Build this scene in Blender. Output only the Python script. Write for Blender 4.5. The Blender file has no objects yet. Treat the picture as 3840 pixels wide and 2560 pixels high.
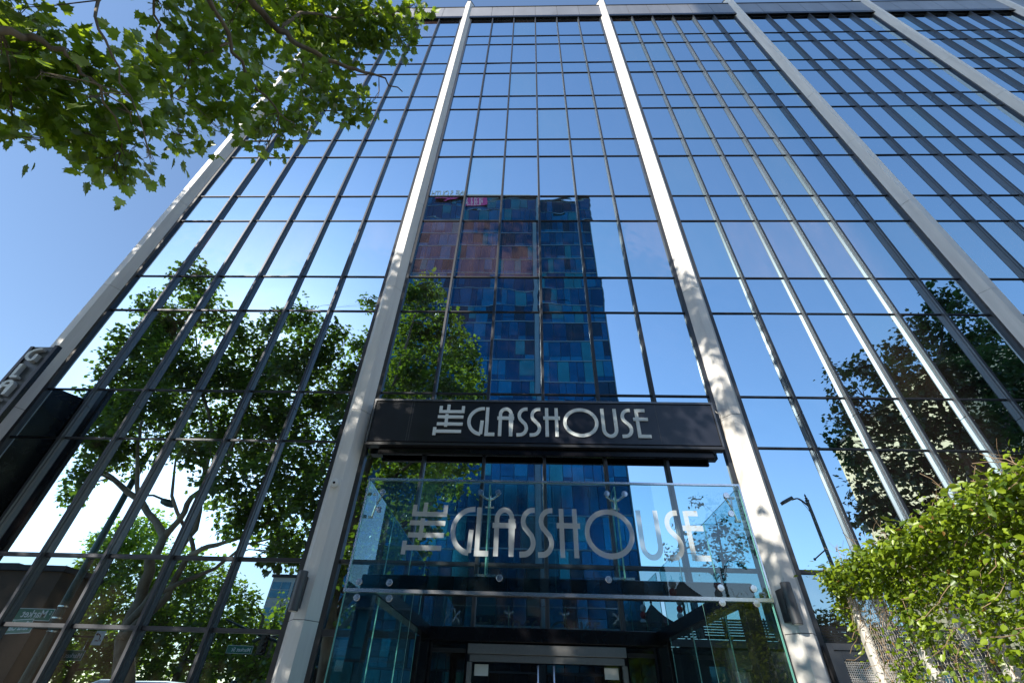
import bpy, math, random
import numpy as np
from mathutils import Vector, Matrix
random.seed(11); RNG = np.random.default_rng(11)
scene = bpy.context.scene
col = scene.collection
R = math.radians
SUN_AZ = R(217.9)      # clockwise from +Y, the direction the sun stands in
SUN_EL = R(28.6)
SUN = Vector((math.sin(SUN_AZ)*math.cos(SUN_EL), math.cos(SUN_AZ)*math.cos(SUN_EL), math.sin(SUN_EL)))

# ---------------------------------------------------------------- materials
def nt(name):
    m = bpy.data.materials.new(name); m.use_nodes = True
    t = m.node_tree; t.nodes.clear()
    out = t.nodes.new('ShaderNodeOutputMaterial')
    return m, t, out
def N(t, kind, **kw):
    n = t.nodes.new(kind)
    for k, v in kw.items():
        if k in n.inputs: n.inputs[k].default_value = v
        else: setattr(n, k, v)
    return n
def L(t, a, ao, b, bi): t.links.new(a.outputs[ao], b.inputs[bi])
def ramp(t, c0, c1, p0=.3, p1=.7):
    r = t.nodes.new('ShaderNodeValToRGB')
    r.color_ramp.elements[0].position = p0; r.color_ramp.elements[0].color = (*c0, 1)
    r.color_ramp.elements[1].position = p1; r.color_ramp.elements[1].color = (*c1, 1)
    return r
def mat(name, c, rough=.5, metal=0., var=.12, scale=3., bump=0., bscale=40., spec=.5, stretch=(1,1,1)):
    """principled surface with a soft large variation of its colour and an optional bump"""
    m, t, out = nt(name)
    p = N(t, 'ShaderNodeBsdfPrincipled', Roughness=rough, Metallic=metal)
    p.inputs['Specular IOR Level'].default_value = spec
    tc = N(t, 'ShaderNodeTexCoord'); mp = N(t, 'ShaderNodeMapping'); mp.inputs['Scale'].default_value = stretch
    L(t, tc, 'Object', mp, 'Vector')
    n = N(t, 'ShaderNodeTexNoise', Scale=scale, Detail=6., Roughness=.6); L(t, mp, 'Vector', n, 'Vector')
    lo = tuple(max(0, x*(1-var)) for x in c); hi = tuple(min(1, x*(1+var)) for x in c)
    r = ramp(t, lo, hi); L(t, n, 'Fac', r, 'Fac'); L(t, r, 'Color', p, 'Base Color')
    if bump:
        b2 = N(t, 'ShaderNodeTexNoise', Scale=bscale, Detail=4.); L(t, mp, 'Vector', b2, 'Vector')
        b = N(t, 'ShaderNodeBump', Strength=bump, Distance=.01); L(t, b2, 'Fac', b, 'Height'); L(t, b, 'Normal', p, 'Normal')
    L(t, p, 'BSDF', out, 'Surface')
    return m
def mirror_glass(name, tint, body, refl, wscale, wamp, stretch=(1,1,1)):
    """coated facade glass: a slightly uneven mirror over a dim body"""
    m, t, out = nt(name)
    tc = N(t, 'ShaderNodeTexCoord'); mp = N(t, 'ShaderNodeMapping'); mp.inputs['Scale'].default_value = stretch
    L(t, tc, 'Object', mp, 'Vector')
    n = N(t, 'ShaderNodeTexNoise', Scale=wscale, Detail=1.5); L(t, mp, 'Vector', n, 'Vector')
    b = N(t, 'ShaderNodeBump', Strength=1., Distance=wamp); L(t, n, 'Fac', b, 'Height')
    g = N(t, 'ShaderNodeBsdfGlossy', Roughness=.0, Color=(*tint, 1)); L(t, b, 'Normal', g, 'Normal')
    m3 = N(t, 'ShaderNodeMapping'); m3.inputs['Scale'].default_value = (1, 1, .25); L(t, tc, 'Object', m3, 'Vector')
    dn = N(t, 'ShaderNodeTexNoise', Scale=2.2, Detail=8., Roughness=.65); L(t, m3, 'Vector', dn, 'Vector')
    rp = ramp(t, tuple(x*.55 for x in body), tuple(x*1.6 for x in body)); L(t, dn, 'Fac', rp, 'Fac')
    d = N(t, 'ShaderNodeBsdfDiffuse'); L(t, rp, 'Color', d, 'Color')
    f = N(t, 'ShaderNodeFresnel', IOR=1.5)
    mx = N(t, 'ShaderNodeMath', operation='MULTIPLY_ADD'); L(t, f, 'Fac', mx, 0); mx.inputs[1].default_value = 1-refl; mx.inputs[2].default_value = refl
    mx.use_clamp = True
    s = N(t, 'ShaderNodeMixShader'); L(t, mx, 'Value', s, 'Fac'); L(t, d, 'BSDF', s, 1); L(t, g, 'BSDF', s, 2)
    L(t, s, 'Shader', out, 'Surface')
    return m
def clear_glass(name, tint, ior=1.5, boost=.055):
    m, t, out = nt(name)
    tr = N(t, 'ShaderNodeBsdfTransparent', Color=(*tint, 1)); g = N(t, 'ShaderNodeBsdfGlossy', Roughness=.0, Color=(.95, 1, 1, 1))
    f = N(t, 'ShaderNodeFresnel', IOR=ior)
    mx = N(t, 'ShaderNodeMath', operation='ADD'); L(t, f, 'Fac', mx, 0); mx.inputs[1].default_value = boost; mx.use_clamp = True
    geo = N(t, 'ShaderNodeNewGeometry'); inv = N(t, 'ShaderNodeMath', operation='SUBTRACT'); inv.inputs[0].default_value = 1.
    L(t, geo, 'Backfacing', inv, 1)
    mu = N(t, 'ShaderNodeMath', operation='MULTIPLY'); L(t, mx, 'Value', mu, 0); L(t, inv, 'Value', mu, 1)
    s = N(t, 'ShaderNodeMixShader'); L(t, mu, 'Value', s, 'Fac'); L(t, tr, 'BSDF', s, 1); L(t, g, 'BSDF', s, 2)
    L(t, s, 'Shader', out, 'Surface')
    return m
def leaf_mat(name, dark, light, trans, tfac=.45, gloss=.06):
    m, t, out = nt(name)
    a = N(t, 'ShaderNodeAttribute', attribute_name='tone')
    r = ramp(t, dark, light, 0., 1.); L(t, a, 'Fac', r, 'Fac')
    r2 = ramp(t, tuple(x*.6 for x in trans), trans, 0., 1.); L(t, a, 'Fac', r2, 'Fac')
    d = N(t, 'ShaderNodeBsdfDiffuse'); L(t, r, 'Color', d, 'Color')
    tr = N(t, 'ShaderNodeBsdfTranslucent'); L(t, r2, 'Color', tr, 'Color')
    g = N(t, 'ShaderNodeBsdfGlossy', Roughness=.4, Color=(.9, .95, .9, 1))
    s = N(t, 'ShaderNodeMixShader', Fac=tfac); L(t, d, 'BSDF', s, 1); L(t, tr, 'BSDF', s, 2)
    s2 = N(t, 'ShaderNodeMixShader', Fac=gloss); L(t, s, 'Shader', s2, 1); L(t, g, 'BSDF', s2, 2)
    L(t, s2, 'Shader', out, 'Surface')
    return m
M = {}
M['pier'] = mat('pier_panel', (.78, .76, .715), .42, 0, .10, 5., .15, 30., stretch=(1, 1, .09), spec=.5)
M['joint'] = mat('dark_joint', (.12, .12, .12), .7)
M['nose'] = mat('frame_front_darkened', (.065, .068, .075), .5, 1., .10, 2., stretch=(1, 1, .2))  # frame metal darkened for fronts; their weaker light than the sides put in colour
M['bronze'] = mat('anodised_bronze', (.16, .163, .17), .48, 1., .10, 2., stretch=(1, 1, .2))
M['dark'] = mat('dark_metal', (.035, .037, .042), .35, .2, .1)
M['black'] = mat('black_steel', (.006, .006, .008), .22, 0, .1, spec=.25)
M['doorglass'] = mirror_glass('door_glass', (.9, .95, 1), (.012, .010, .009), .05, .5, .0006)
M['parapet'] = mat('parapet_panel', (.33, .33, .335), .52, 1., .12, .9, stretch=(1, 1, .3))
TINT = (.63, .825, .95)
M['glass'] = mirror_glass('vision_glass', TINT, (.030, .024, .026), .86, .55, .0014)
M['glass_b'] = mirror_glass('vision_glass_mid_body', (.61, .84, .93), (.060, .045, .040), .85, .45, .0016)  # body somewhat brighter than the plain vision panes
M['glass_c'] = mirror_glass('vision_glass_blinds', (.60, .81, .91), (.17, .105, .085), .82, .5, .0014)
M['spandrel'] = mirror_glass('spandrel_glass', (.60, .81, .94), (.034, .028, .028), .86, 1.3, .0036, (.6, 1, 1))
M['lowglass'] = mirror_glass('ground_floor_glass', (.58, .76, .86), (.022, .018, .014), .50, .5, .0010)
M['clear'] = clear_glass('clear_glass', (.86, .94, .93))
M['sideclear'] = clear_glass('side_glass', (.76, .92, .93), 1.5, .05)
M['edge'] = mat('glass_edge', (.25, .55, .50), .2, 0, .1)
M['steel'] = mat('brushed_steel', (.72, .72, .73), .22, .95, .08, 30.)
M['doorsteel'] = mat('door_steel', (.22, .22, .22), .4, .9, .08, 30.)
def frost_mat():
    m, t, out = nt('frosted_film'); d = N(t, 'ShaderNodeBsdfDiffuse', Color=(.56, .61, .63, 1)); tr = N(t, 'ShaderNodeBsdfTransparent')
    s = N(t, 'ShaderNodeMixShader', Fac=.34); L(t, d, 'BSDF', s, 1); L(t, tr, 'BSDF', s, 2); L(t, s, 'Shader', out, 'Surface'); return m
M['frost'] = frost_mat()
M['letter'] = mat('sign_letter', (.78, .83, .81), .5, 0, .03)
M['letterside'] = mat('letter_return', (.42, .44, .44), .5, 0, .05)
M['signface'] = mat('sign_face', (.018, .020, .030), .28, 0, .25, 1.5)
M['bladeface'] = mat('blade_face', (.05, .06, .07), .45, 0, .2)
M['sconce'] = mat('sconce_shell', (.085, .09, .10), .42, .3, .05)
M['lens'] = mat('lamp_lens', (.75, .72, .62), .2)
M['white'] = mat('white_plastic', (.82, .82, .78), .35, 0, .03)
M['lensblack'] = mat('camera_lens', (.01, .01, .01), .08)
M['asphalt'] = mat('asphalt', (.05, .05, .052), .85, 0, .25, 2., .6, 90.)
M['pave'] = mat('pavement_slabs', (.27, .26, .24), .8, 0, .15, .8, .4, 60.)
M['paint'] = mat('road_paint', (.75, .75, .72), .7)
M['ground'] = mat('bare_ground', (.13, .12, .10), .9, 0, .2, .05)
M['bark'] = mat('plane_bark', (.20, .165, .12), .85, 0, .55, 2.6, .8, 14., stretch=(1, 1, .5))
M['leafA'] = leaf_mat('plane_leaf_brightened', (.014, .040, .006), (.12, .21, .022), (.56, .80, .035), .55, .09)  # plane leaf brightened; extra light for shaded low limbs put into the colour
M['leafB'] = leaf_mat('shade_toned_leaf', (.014, .045, .016), (.055, .12, .035), (.10, .22, .04), .4)  # darker leaf copy; shade over the right-hand tree put into the colour
M['leafR'] = leaf_mat('plane_leaf_dimmed', (.012, .036, .008), (.065, .12, .018), (.25, .39, .022), .44)  # darker plane leaf copy; dimness of the reflected crowns is in the colour
M['vine'] = leaf_mat('vine_leaf', (.035, .09, .006), (.29, .40, .016), (.38, .50, .02), .35, .045)
M['deadleaf'] = leaf_mat('dead_leaf', (.10, .055, .02), (.34, .20, .05), (.30, .16, .03), .3, .03)
M['twig'] = mat('dry_vine_stem', (.28, .20, .12), .8, 0, .3, 8.)
M['mesh'] = mat('painted_wire', (.60, .55, .48), .55, 0, .12, 6.)
M['post'] = mat('painted_post', (.66, .63, .58), .5, 0, .1, 4.)
M['pole'] = mat('green_pole_paint', (.018, .045, .038), .4, .1, .3, 6.)
M['signgreen'] = mat('sign_green', (.0, .16, .10), .5, 0, .05)
M['signwhite'] = mat('sign_white', (.8, .82, .8), .5, 0, .02)
M['brown'] = mat('brown_render', (.10, .06, .038), .85, 0, .2, .5)
M['beige'] = mat('beige_render', (.55, .50, .42), .8, 0, .08, .5)
M['cream'] = mat('cream_siding', (.86, .70, .40), .7, 0, .06, .5)
M['whitewall'] = mat('pale_cladding', (.62, .63, .60), .6, 0, .06, .5)
M['roof'] = mat('dark_roof', (.04, .04, .045), .8)
M['winblue'] = mat('office_glass', (.06, .16, .22), .08, .6, .3, .7)
M['lantern_red'] = mat('red_lantern', (.45, .02, .03), .5)
M['lantern_white'] = mat('white_lantern', (.6, .65, .7), .5)
M['magenta'] = mat('magenta_banner', (.42, .04, .20), .6)
M['carwhite'] = mat('van_paint', (.75, .77, .77), .2, 0, .02)
M['carglass'] = mat('van_glass', (.02, .025, .03), .05)
M['rubber'] = mat('tyre_rubber', (.02, .02, .02), .8)
M['interior'] = mat('dark_interior', (.02, .018, .016), .9)
for i, c in enumerate([(.003, .065, .145), (.004, .10, .21), (.008, .16, .29), (.02, .20, .25), (.012, .045, .075)]):
    M['tw%d' % i] = mat('tower_glass_%d' % i, tuple(x*.85 for x in c), .14, .75, .2, .5)
M['twframe'] = mat('tower_frame', (.10, .19, .25), .5, .2, .1)

# ---------------------------------------------------------------- object helpers
def link(o, parent=None):
    col.objects.link(o)
    if parent is not None: o.parent = parent
    return o
def tag(o, label=None, cat=None, group=None, kind=None):
    if label: o['label'] = label
    if cat: o['category'] = cat
    if group: o['group'] = group
    if kind: o['kind'] = kind
    return o
def empty(name, label=None, cat=None, group=None, loc=(0, 0, 0)):
    o = bpy.data.objects.new(name, None); o.empty_display_size = .2; link(o); o.location = loc
    return tag(o, label, cat, group)
class MB:
    def __init__(s): s.v = []; s.f = []; s.mi = []
    def add(s, vs, fs, mi=0):
        k = len(s.v); s.v += [tuple(v) for v in vs]; s.f += [tuple(i+k for i in f) for f in fs]; s.mi += [mi]*len(fs); return s
    def box(s, x0, x1, y0, y1, z0, z1, mi=0):
        v = [(x0,y0,z0),(x1,y0,z0),(x1,y1,z0),(x0,y1,z0),(x0,y0,z1),(x1,y0,z1),(x1,y1,z1),(x0,y1,z1)]
        return s.add(v, [(0,3,2,1),(4,5,6,7),(0,1,5,4),(1,2,6,5),(2,3,7,6),(3,0,4,7)], mi)
    def obox(s, c, ax, ay, az, mi=0):
        c = Vector(c); ax, ay, az = Vector(ax), Vector(ay), Vector(az)
        v = [c+a*ax+b*ay+d*az for d in (-1, 1) for a, b in ((-1,-1),(1,-1),(1,1),(-1,1))]
        return s.add(v, [(0,3,2,1),(4,5,6,7),(0,1,5,4),(1,2,6,5),(2,3,7,6),(3,0,4,7)], mi)
    def tube(s, pts, rad, n=8, mi=0, cap=True):
        pts = [Vector(p) for p in pts]
        if not hasattr(rad, '__len__'): rad = [rad]*len(pts)
        prev = None; rings = []
        for i, p in enumerate(pts):
            d = (pts[min(i+1, len(pts)-1)]-pts[max(i-1, 0)]).normalized()
            if prev is None:
                u = d.cross(Vector((0, 0, 1)));
                if u.length < .1: u = d.cross(Vector((0, 1, 0)))
            else: u = prev-d*prev.dot(d)
            u.normalize(); prev = u; w = d.cross(u)
            rings.append([p+rad[i]*(math.cos(2*math.pi*k/n)*u+math.sin(2*math.pi*k/n)*w) for k in range(n)])
        v = [q for r in rings for q in r]; f = []
        for i in range(len(rings)-1):
            for k in range(n):
                a = i*n+k; b = i*n+(k+1) % n; f.append((a, b, b+n, a+n))
        if cap: f += [tuple(range(n-1, -1, -1)), tuple(len(v)-n+k for k in range(n))]
        return s.add(v, f, mi)
    def lathe(s, prof, c, axis=(0, 0, 1), n=20, mi=0):
        """prof: list of (radius, height) along axis from c"""
        c = Vector(c); a = Vector(axis).normalized(); u = a.orthogonal().normalized(); w = a.cross(u); v = []; f = []
        for r, h in prof:
            v += [c+a*h+r*(math.cos(2*math.pi*k/n)*u+math.sin(2*math.pi*k/n)*w) for k in range(n)]
        for i in range(len(prof)-1):
            for k in range(n):
                x = i*n+k; y = i*n+(k+1) % n; f.append((x, y, y+n, x+n))
        f += [tuple(range(n-1, -1, -1)), tuple(len(v)-n+k for k in range(n))]
        return s.add(v, f, mi)
    def build(s, name, mats, parent=None, smooth=False, bevel=0.):
        me = bpy.data.meshes.new(name); me.from_pydata(s.v, [], s.f)
        if not isinstance(mats, (list, tuple)): mats = [mats]
        for m in mats: me.materials.append(m)
        me.polygons.foreach_set('material_index', s.mi)
        if smooth: me.polygons.foreach_set('use_smooth', [True]*len(me.polygons))
        me.update(); me.validate()
        o = bpy.data.objects.new(name, me); link(o, parent)
        if bevel:
            b = o.modifiers.new('bevel', 'BEVEL'); b.width = bevel; b.segments = 2; b.limit_method = 'ANGLE'
        return o
def bx(name, m, b, parent=None, bevel=0.):
    """one box as one object, its origin left at the world's (parts) """
    return MB().box(*b).build(name, m, parent, bevel=bevel)
def copy_part(o, parent, loc):
    c = o.copy(); col.objects.link(c); c.parent = parent; c.location = loc; return c

# ---------------------------------------------------------------- leaves
MAPLE = [(0,-.05),(.10,.02),(.42,-.06),(.40,.10),(.60,.30),(.42,.34),(.50,.60),(.28,.56),(.22,.74),(.10,.78),(0,1.02),
         (-.10,.78),(-.22,.74),(-.28,.56),(-.50,.60),(-.42,.34),(-.60,.30),(-.40,.10),(-.42,-.06),(-.10,.02)]
STAR = [(0,0),(.45,-.03),(.55,.33),(.48,.62),(.2,.62),(0,1),(-.2,.62),(-.48,.62),(-.55,.33),(-.45,-.03)]
OVAL = [(0,0),(.26,.22),(.32,.5),(.18,.8),(0,1.05),(-.18,.8),(-.32,.5),(-.26,.22)]
def leaves(name, pts, dirs, sizes, tones, shape, m, parent=None, fold=.18, flat=.35):
    """one mesh of many leaves; each is two halves folded along its rib"""
    n = len(pts); k = len(shape)
    sh = np.array([(x, y, abs(x)*fold-.12*y*y) for x, y in shape], float)
    half = [i for i in range(k) if shape[i][0] >= 0]; 
    top = max(range(k), key=lambda i: shape[i][1])
    right = list(range(0, top+1)); left = [0]+list(range(top, k))
    d = dirs/np.linalg.norm(dirs, axis=1)[:, None]
    up = RNG.normal(size=(n, 3))*flat+np.array([0, 0, 1.]); x = np.cross(d, up); x /= (np.linalg.norm(x, axis=1)[:, None]+1e-9); z = np.cross(x, d)
    V = pts[:, None, :]+sizes[:, None, None]*(sh[None, :, 0:1]*x[:, None, :]+sh[None, :, 1:2]*d[:, None, :]+sh[None, :, 2:3]*z[:, None, :])
    V = V.reshape(-1, 3)
    lens = [len(right), len(left)]; tmpl = np.array(right+left)
    loops = (np.arange(n)[:, None]*k+tmpl[None, :]).ravel()
    tot = np.tile(lens, n); st = np.concatenate([[0], np.cumsum(tot)[:-1]])
    me = bpy.data.meshes.new(name)
    me.vertices.add(len(V)); me.vertices.foreach_set('co', V.ravel().astype(np.float32))
    me.loops.add(len(loops)); me.loops.foreach_set('vertex_index', loops.astype(np.int32))
    me.polygons.add(len(tot)); me.polygons.foreach_set('loop_start', st.astype(np.int32)); me.polygons.foreach_set('loop_total', tot.astype(np.int32))
    me.update(calc_edges=True)
    at = me.attributes.new('tone', 'FLOAT', 'POINT'); at.data.foreach_set('value', np.repeat(tones, k).astype(np.float32))
    me.materials.append(m)
    o = bpy.data.objects.new(name, me); return link(o, parent)
def crown_points(clumps, size, lai, hang=.5, spread=1.05):
    """leaf positions through the volume of each clump: sprays round twig ends, so that gaps stay open between them"""
    P, D, S, T = [], [], [], []
    area = .62*size*size
    for (x, y, z, r) in clumps:
        n = int(lai*math.pi*r*r/area); nt_ = max(3, int(n/13)); 
        c = RNG.normal(size=(nt_, 3)); c /= np.linalg.norm(c, axis=1)[:, None]; c *= (RNG.random(nt_)**.42)[:, None]*r*np.array([1.1, 1.1, .9])
        c += RNG.normal(size=c.shape)*r*.10
        idx = RNG.integers(0, nt_, n)
        off = RNG.normal(size=(n, 3))*size*spread; off[:, 2] -= size*.3
        p = c[idx]+off+np.array([x, y, z]); d = off+c[idx]*.25; d[:, 2] -= size*hang; d += RNG.normal(size=(n, 3))*size*.4
        tw = RNG.random(nt_)
        P.append(p); D.append(d); S.append(size*(.55+.75*RNG.random(n))); T.append(np.clip(.62*tw[idx]+.55*RNG.random(n)-.08, 0, 1))
    return np.concatenate(P), np.concatenate(D), np.concatenate(S), np.concatenate(T)
def tree(name, label, clumps, limbs, size, lai, lm, shape=STAR, group=None, cat='tree', twigs=True):
    base = limbs[0][0]
    root = empty(name, label, cat, group)
    mb = MB()
    l0 = [list(p) for p in limbs[0]]
    if l0[0][2] > .3: l0 = [[l0[0][0]+.05, l0[0][1], -.1, l0[0][3]*1.25], [l0[0][0]+.02, l0[0][1], .4, l0[0][3]*1.08]]+l0
    nodes = []
    for li, l in enumerate([l0]+[list(map(list, q)) for q in limbs[1:]]):
        pts = []; rad = []
        for i in range(len(l)-1):
            a, b = Vector(l[i][:3]), Vector(l[i+1][:3])
            for s in (0, .33, .66):
                j = Vector((random.uniform(-1, 1), random.uniform(-1, 1), random.uniform(-1, 1)))*l[i][3]*.35 if s else Vector((0, 0, 0))
                pts.append(a.lerp(b, s)+j); rad.append((l[i][3]*(1-s)+l[i+1][3]*s)*random.uniform(.93, 1.07))
        pts.append(Vector(l[-1][:3])); rad.append(l[-1][3])
        mb.tube(pts, rad, 9 if rad[0] > .1 else 6)
        nodes += list(zip(pts, rad))
    if twigs:
        for (x, y, z, r) in clumps:
            c = Vector((x, y, z))
            cand = [q for q in nodes if q[0].z < z+r*.3] or nodes
            p, rr = min(cand, key=lambda q: (q[0]-c).length+(.6 if q[1] < .03 else 0))
            mid = p.lerp(c, .5)+Vector((random.uniform(-.2, .2), random.uniform(-.2, .2), .12*(c-p).length))*min(1, r)
            r0 = min(rr*.6, .02+.05*r); mb.tube([p, mid, c], [r0, r0*.6, r0*.3], 5)
            for k in range(7):
                d = Vector(RNG.normal(size=3)); d.normalize(); e = c+d*r*.85
                s = mid.lerp(c, random.random()); mb.tube([s, s.lerp(e, .5)+Vector((0, 0, .08*r)), e], [r0*.32, r0*.2, r0*.08], 4, cap=False)
    mb.build('trunk', M['bark'], root, smooth=True)
    P, D, S, T = crown_points(clumps, size, lai)
    leaves('crown', P, D, S, T, shape, lm, root)
    return root
def text_mesh(name, s, size, m, parent, mtx, depth=.01, bold=0.):
    """plain sans lettering as a thin solid"""
    cu = bpy.data.curves.new(name, 'FONT'); cu.body = s; cu.size = size; cu.extrude = depth; cu.offset = bold
    tmp = bpy.data.objects.new('tmp', cu); col.objects.link(tmp)
    bpy.context.view_layer.update()
    me = bpy.data.meshes.new_from_object(tmp.evaluated_get(bpy.context.evaluated_depsgraph_get()))
    bpy.data.objects.remove(tmp)
    me.transform(mtx); me.materials.clear(); me.materials.append(m); me.name = name
    o = bpy.data.objects.new(name, me); return link(o, parent)
# centres and radii of leaf clumps and limb nodes, metres
T1C = [(-19.53, -9.26, 20.74, 1.16), (-18.82, -8.74, 17.35, 1.16), (-16.91, -8.5, 17.62, 0.93), (-18.83, -7.85, 15.0, 1.06), (-19.68, -8.74, 14.07, 1.07), (-16.33, -7.94, 13.79, 1.23), (-24.23, -11.87, 21.42, 0.79), (-20.57, -9.95, 12.81, 1.18), (-16.74, -7.85, 11.59, 1.15), (-19.02, -9.14, 10.54, 0.97), (-17.76, -8.04, 8.65, 0.61), (-21.03, -11.5, 8.92, 0.45), (-18.23, -9.94, 10.3, 0.9), (-17.71, -10.92, 13.43, 1.46), (-15.63, -9.61, 14.46, 1.22), (-15.21, -9.47, 16.94, 1.06), (-15.67, -11.94, 12.26, 1.35), (-13.92, -11.05, 13.56, 1.58), (-13.03, -10.77, 19.04, 1.03), (-12.54, -7.97, 16.57, 0.66), (-11.04, -8.63, 14.61, 1.17), (-14.22, -11.3, 15.95, 1.45), (-10.12, -8.49, 15.33, 0.97), (-10.45, -11.39, 14.63, 1.4), (-8.35, -9.28, 14.32, 0.97), (-9.34, -11.44, 17.98, 0.76), (-10.05, -11.99, 21.65, 0.45), (-7.67, -8.17, 11.26, 0.94), (-11.64, -11.08, 12.85, 1.44), (-12.78, -11.05, 11.14, 1.26), (-11.52, -7.68, 8.26, 0.84), (-9.64, -8.16, 8.67, 1.13), (-9.51, -10.73, 10.6, 1.12), (-7.92, -7.77, 7.52, 0.9), (-10.49, -9.63, 7.78, 1.08), (-11.06, -9.02, 7.22, 0.77), (-9.78, -11.1, 7.18, 0.84), (-8.66, -7.86, 5.76, 0.46), (-19.14, -8.96, 16.78, 0.92), (-13.54, -7.75, 9.53, 0.71), (-9.32, -8.07, 16.11, 0.48), (-19.86, -10.69, 15.16, 0.94), (-15.13, -10.41, 15.03, 0.92), (-17.92, -11.27, 11.63, 0.65), (-20.93, -11.36, 12.87, 0.9), (-9.78, -11.71, 6.46, 0.41)]
T1L = [[(-13.44, -9.96, 1.4, 0.26), (-14.11, -9.72, 3.2, 0.22), (-14.45, -10.2, 4.55, 0.2), (-14.43, -9.66, 5.76, 0.17), (-14.64, -9.93, 6.73, 0.15), (-16.41, -9.95, 8.16, 0.12), (-17.83, -9.55, 8.96, 0.1), (-19.65, -9.82, 9.79, 0.07)], [(-14.61, -9.95, 6.67, 0.13), (-14.24, -9.82, 7.36, 0.11), (-14.04, -9.64, 8.21, 0.1), (-13.53, -10.15, 9.49, 0.08), (-13.23, -9.42, 11.64, 0.06), (-13.63, -10.18, 14.89, 0.04), (-14.38, -9.6, 18.17, 0.02)], [(-14.01, -9.52, 3.2, 0.17), (-14.06, -10.19, 4.85, 0.15), (-13.62, -9.57, 5.77, 0.13), (-13.47, -9.91, 7.03, 0.12), (-14.03, -9.74, 9.28, 0.1), (-14.89, -10.19, 11.61, 0.07), (-17.05, -10.16, 14.85, 0.05), (-19.5, -10.06, 19.48, 0.02)], [(-13.9, -9.44, 3.2, 0.15), (-13.41, -10.04, 4.58, 0.13), (-12.98, -9.6, 6.0, 0.1), (-12.35, -9.46, 6.28, 0.09), (-11.36, -9.45, 6.57, 0.07), (-9.79, -9.92, 7.67, 0.05), (-8.89, -9.92, 9.57, 0.03)], [(-12.9, -9.78, 5.95, 0.08), (-13.18, -9.58, 6.53, 0.08), (-14.39, -10.11, 7.42, 0.07), (-14.88, -9.6, 8.25, 0.06), (-15.59, -9.56, 10.07, 0.04)], [(-13.29, -9.51, 4.68, 0.1), (-12.07, -10.17, 5.65, 0.07), (-10.96, -9.44, 6.31, 0.05), (-9.85, -10.13, 6.81, 0.03)], [(-16.47, -9.93, 8.16, 0.1), (-16.8, -9.71, 8.98, 0.08), (-17.77, -9.47, 11.11, 0.06), (-19.08, -9.93, 13.49, 0.05), (-20.98, -9.46, 15.65, 0.03)]]
T2C = [(-5.86, -9.64, 20.66, 1.02), (-7.3, -10.48, 20.58, 1.05), (-5.22, -10.46, 18.84, 1.13), (-6.69, -10.96, 17.94, 1.25), (-4.22, -11.32, 17.93, 1.13), (-3.05, -11.06, 16.21, 0.76), (-5.1, -9.12, 14.51, 1.18), (-3.49, -8.01, 13.02, 0.98), (-6.77, -11.02, 15.55, 1.06), (-3.19, -11.43, 14.75, 0.93), (-6.05, -8.05, 11.86, 0.86), (-5.16, -9.68, 12.86, 1.04), (-6.48, -10.14, 10.59, 0.9), (-5.38, -10.75, 10.46, 1.01), (-3.7, -9.46, 9.91, 0.85), (-2.65, -8.63, 9.74, 0.64), (-5.68, -9.96, 8.72, 0.93), (-4.4, -10.08, 8.79, 0.84), (-3.35, -11.4, 9.72, 0.61), (-5.65, -8.3, 7.09, 0.66), (-5.29, -11.48, 7.93, 0.87), (-3.8, -9.82, 7.44, 0.53), (-5.15, -8.58, 5.95, 0.64), (-4.46, -11.13, 6.77, 0.46), (-6.32, -8.97, 6.33, 0.49), (-6.53, -8.18, 5.53, 0.46), (-7.28, -9.33, 4.62, 0.47), (-6.95, -8.76, 8.42, 0.53), (-7.04, -11.22, 4.5, 0.43)]
T2L = [[(-6.56, -9.85, 1.35, 0.24), (-6.89, -10.08, 2.98, 0.22), (-7.02, -9.52, 4.56, 0.2), (-7.09, -9.96, 6.05, 0.18), (-7.03, -9.84, 8.26, 0.16), (-6.86, -9.4, 10.85, 0.13), (-6.48, -9.52, 14.18, 0.09), (-6.21, -9.42, 17.93, 0.05), (-6.14, -9.84, 20.64, 0.02)], [(-7.03, -9.81, 8.26, 0.1), (-5.74, -9.62, 9.23, 0.08), (-4.44, -9.82, 10.67, 0.05), (-3.22, -9.97, 12.25, 0.02)], [(-7.05, -9.88, 5.9, 0.1), (-5.82, -10.08, 6.89, 0.07), (-4.41, -9.9, 7.95, 0.04), (-3.27, -9.41, 9.08, 0.02)]]
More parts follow.
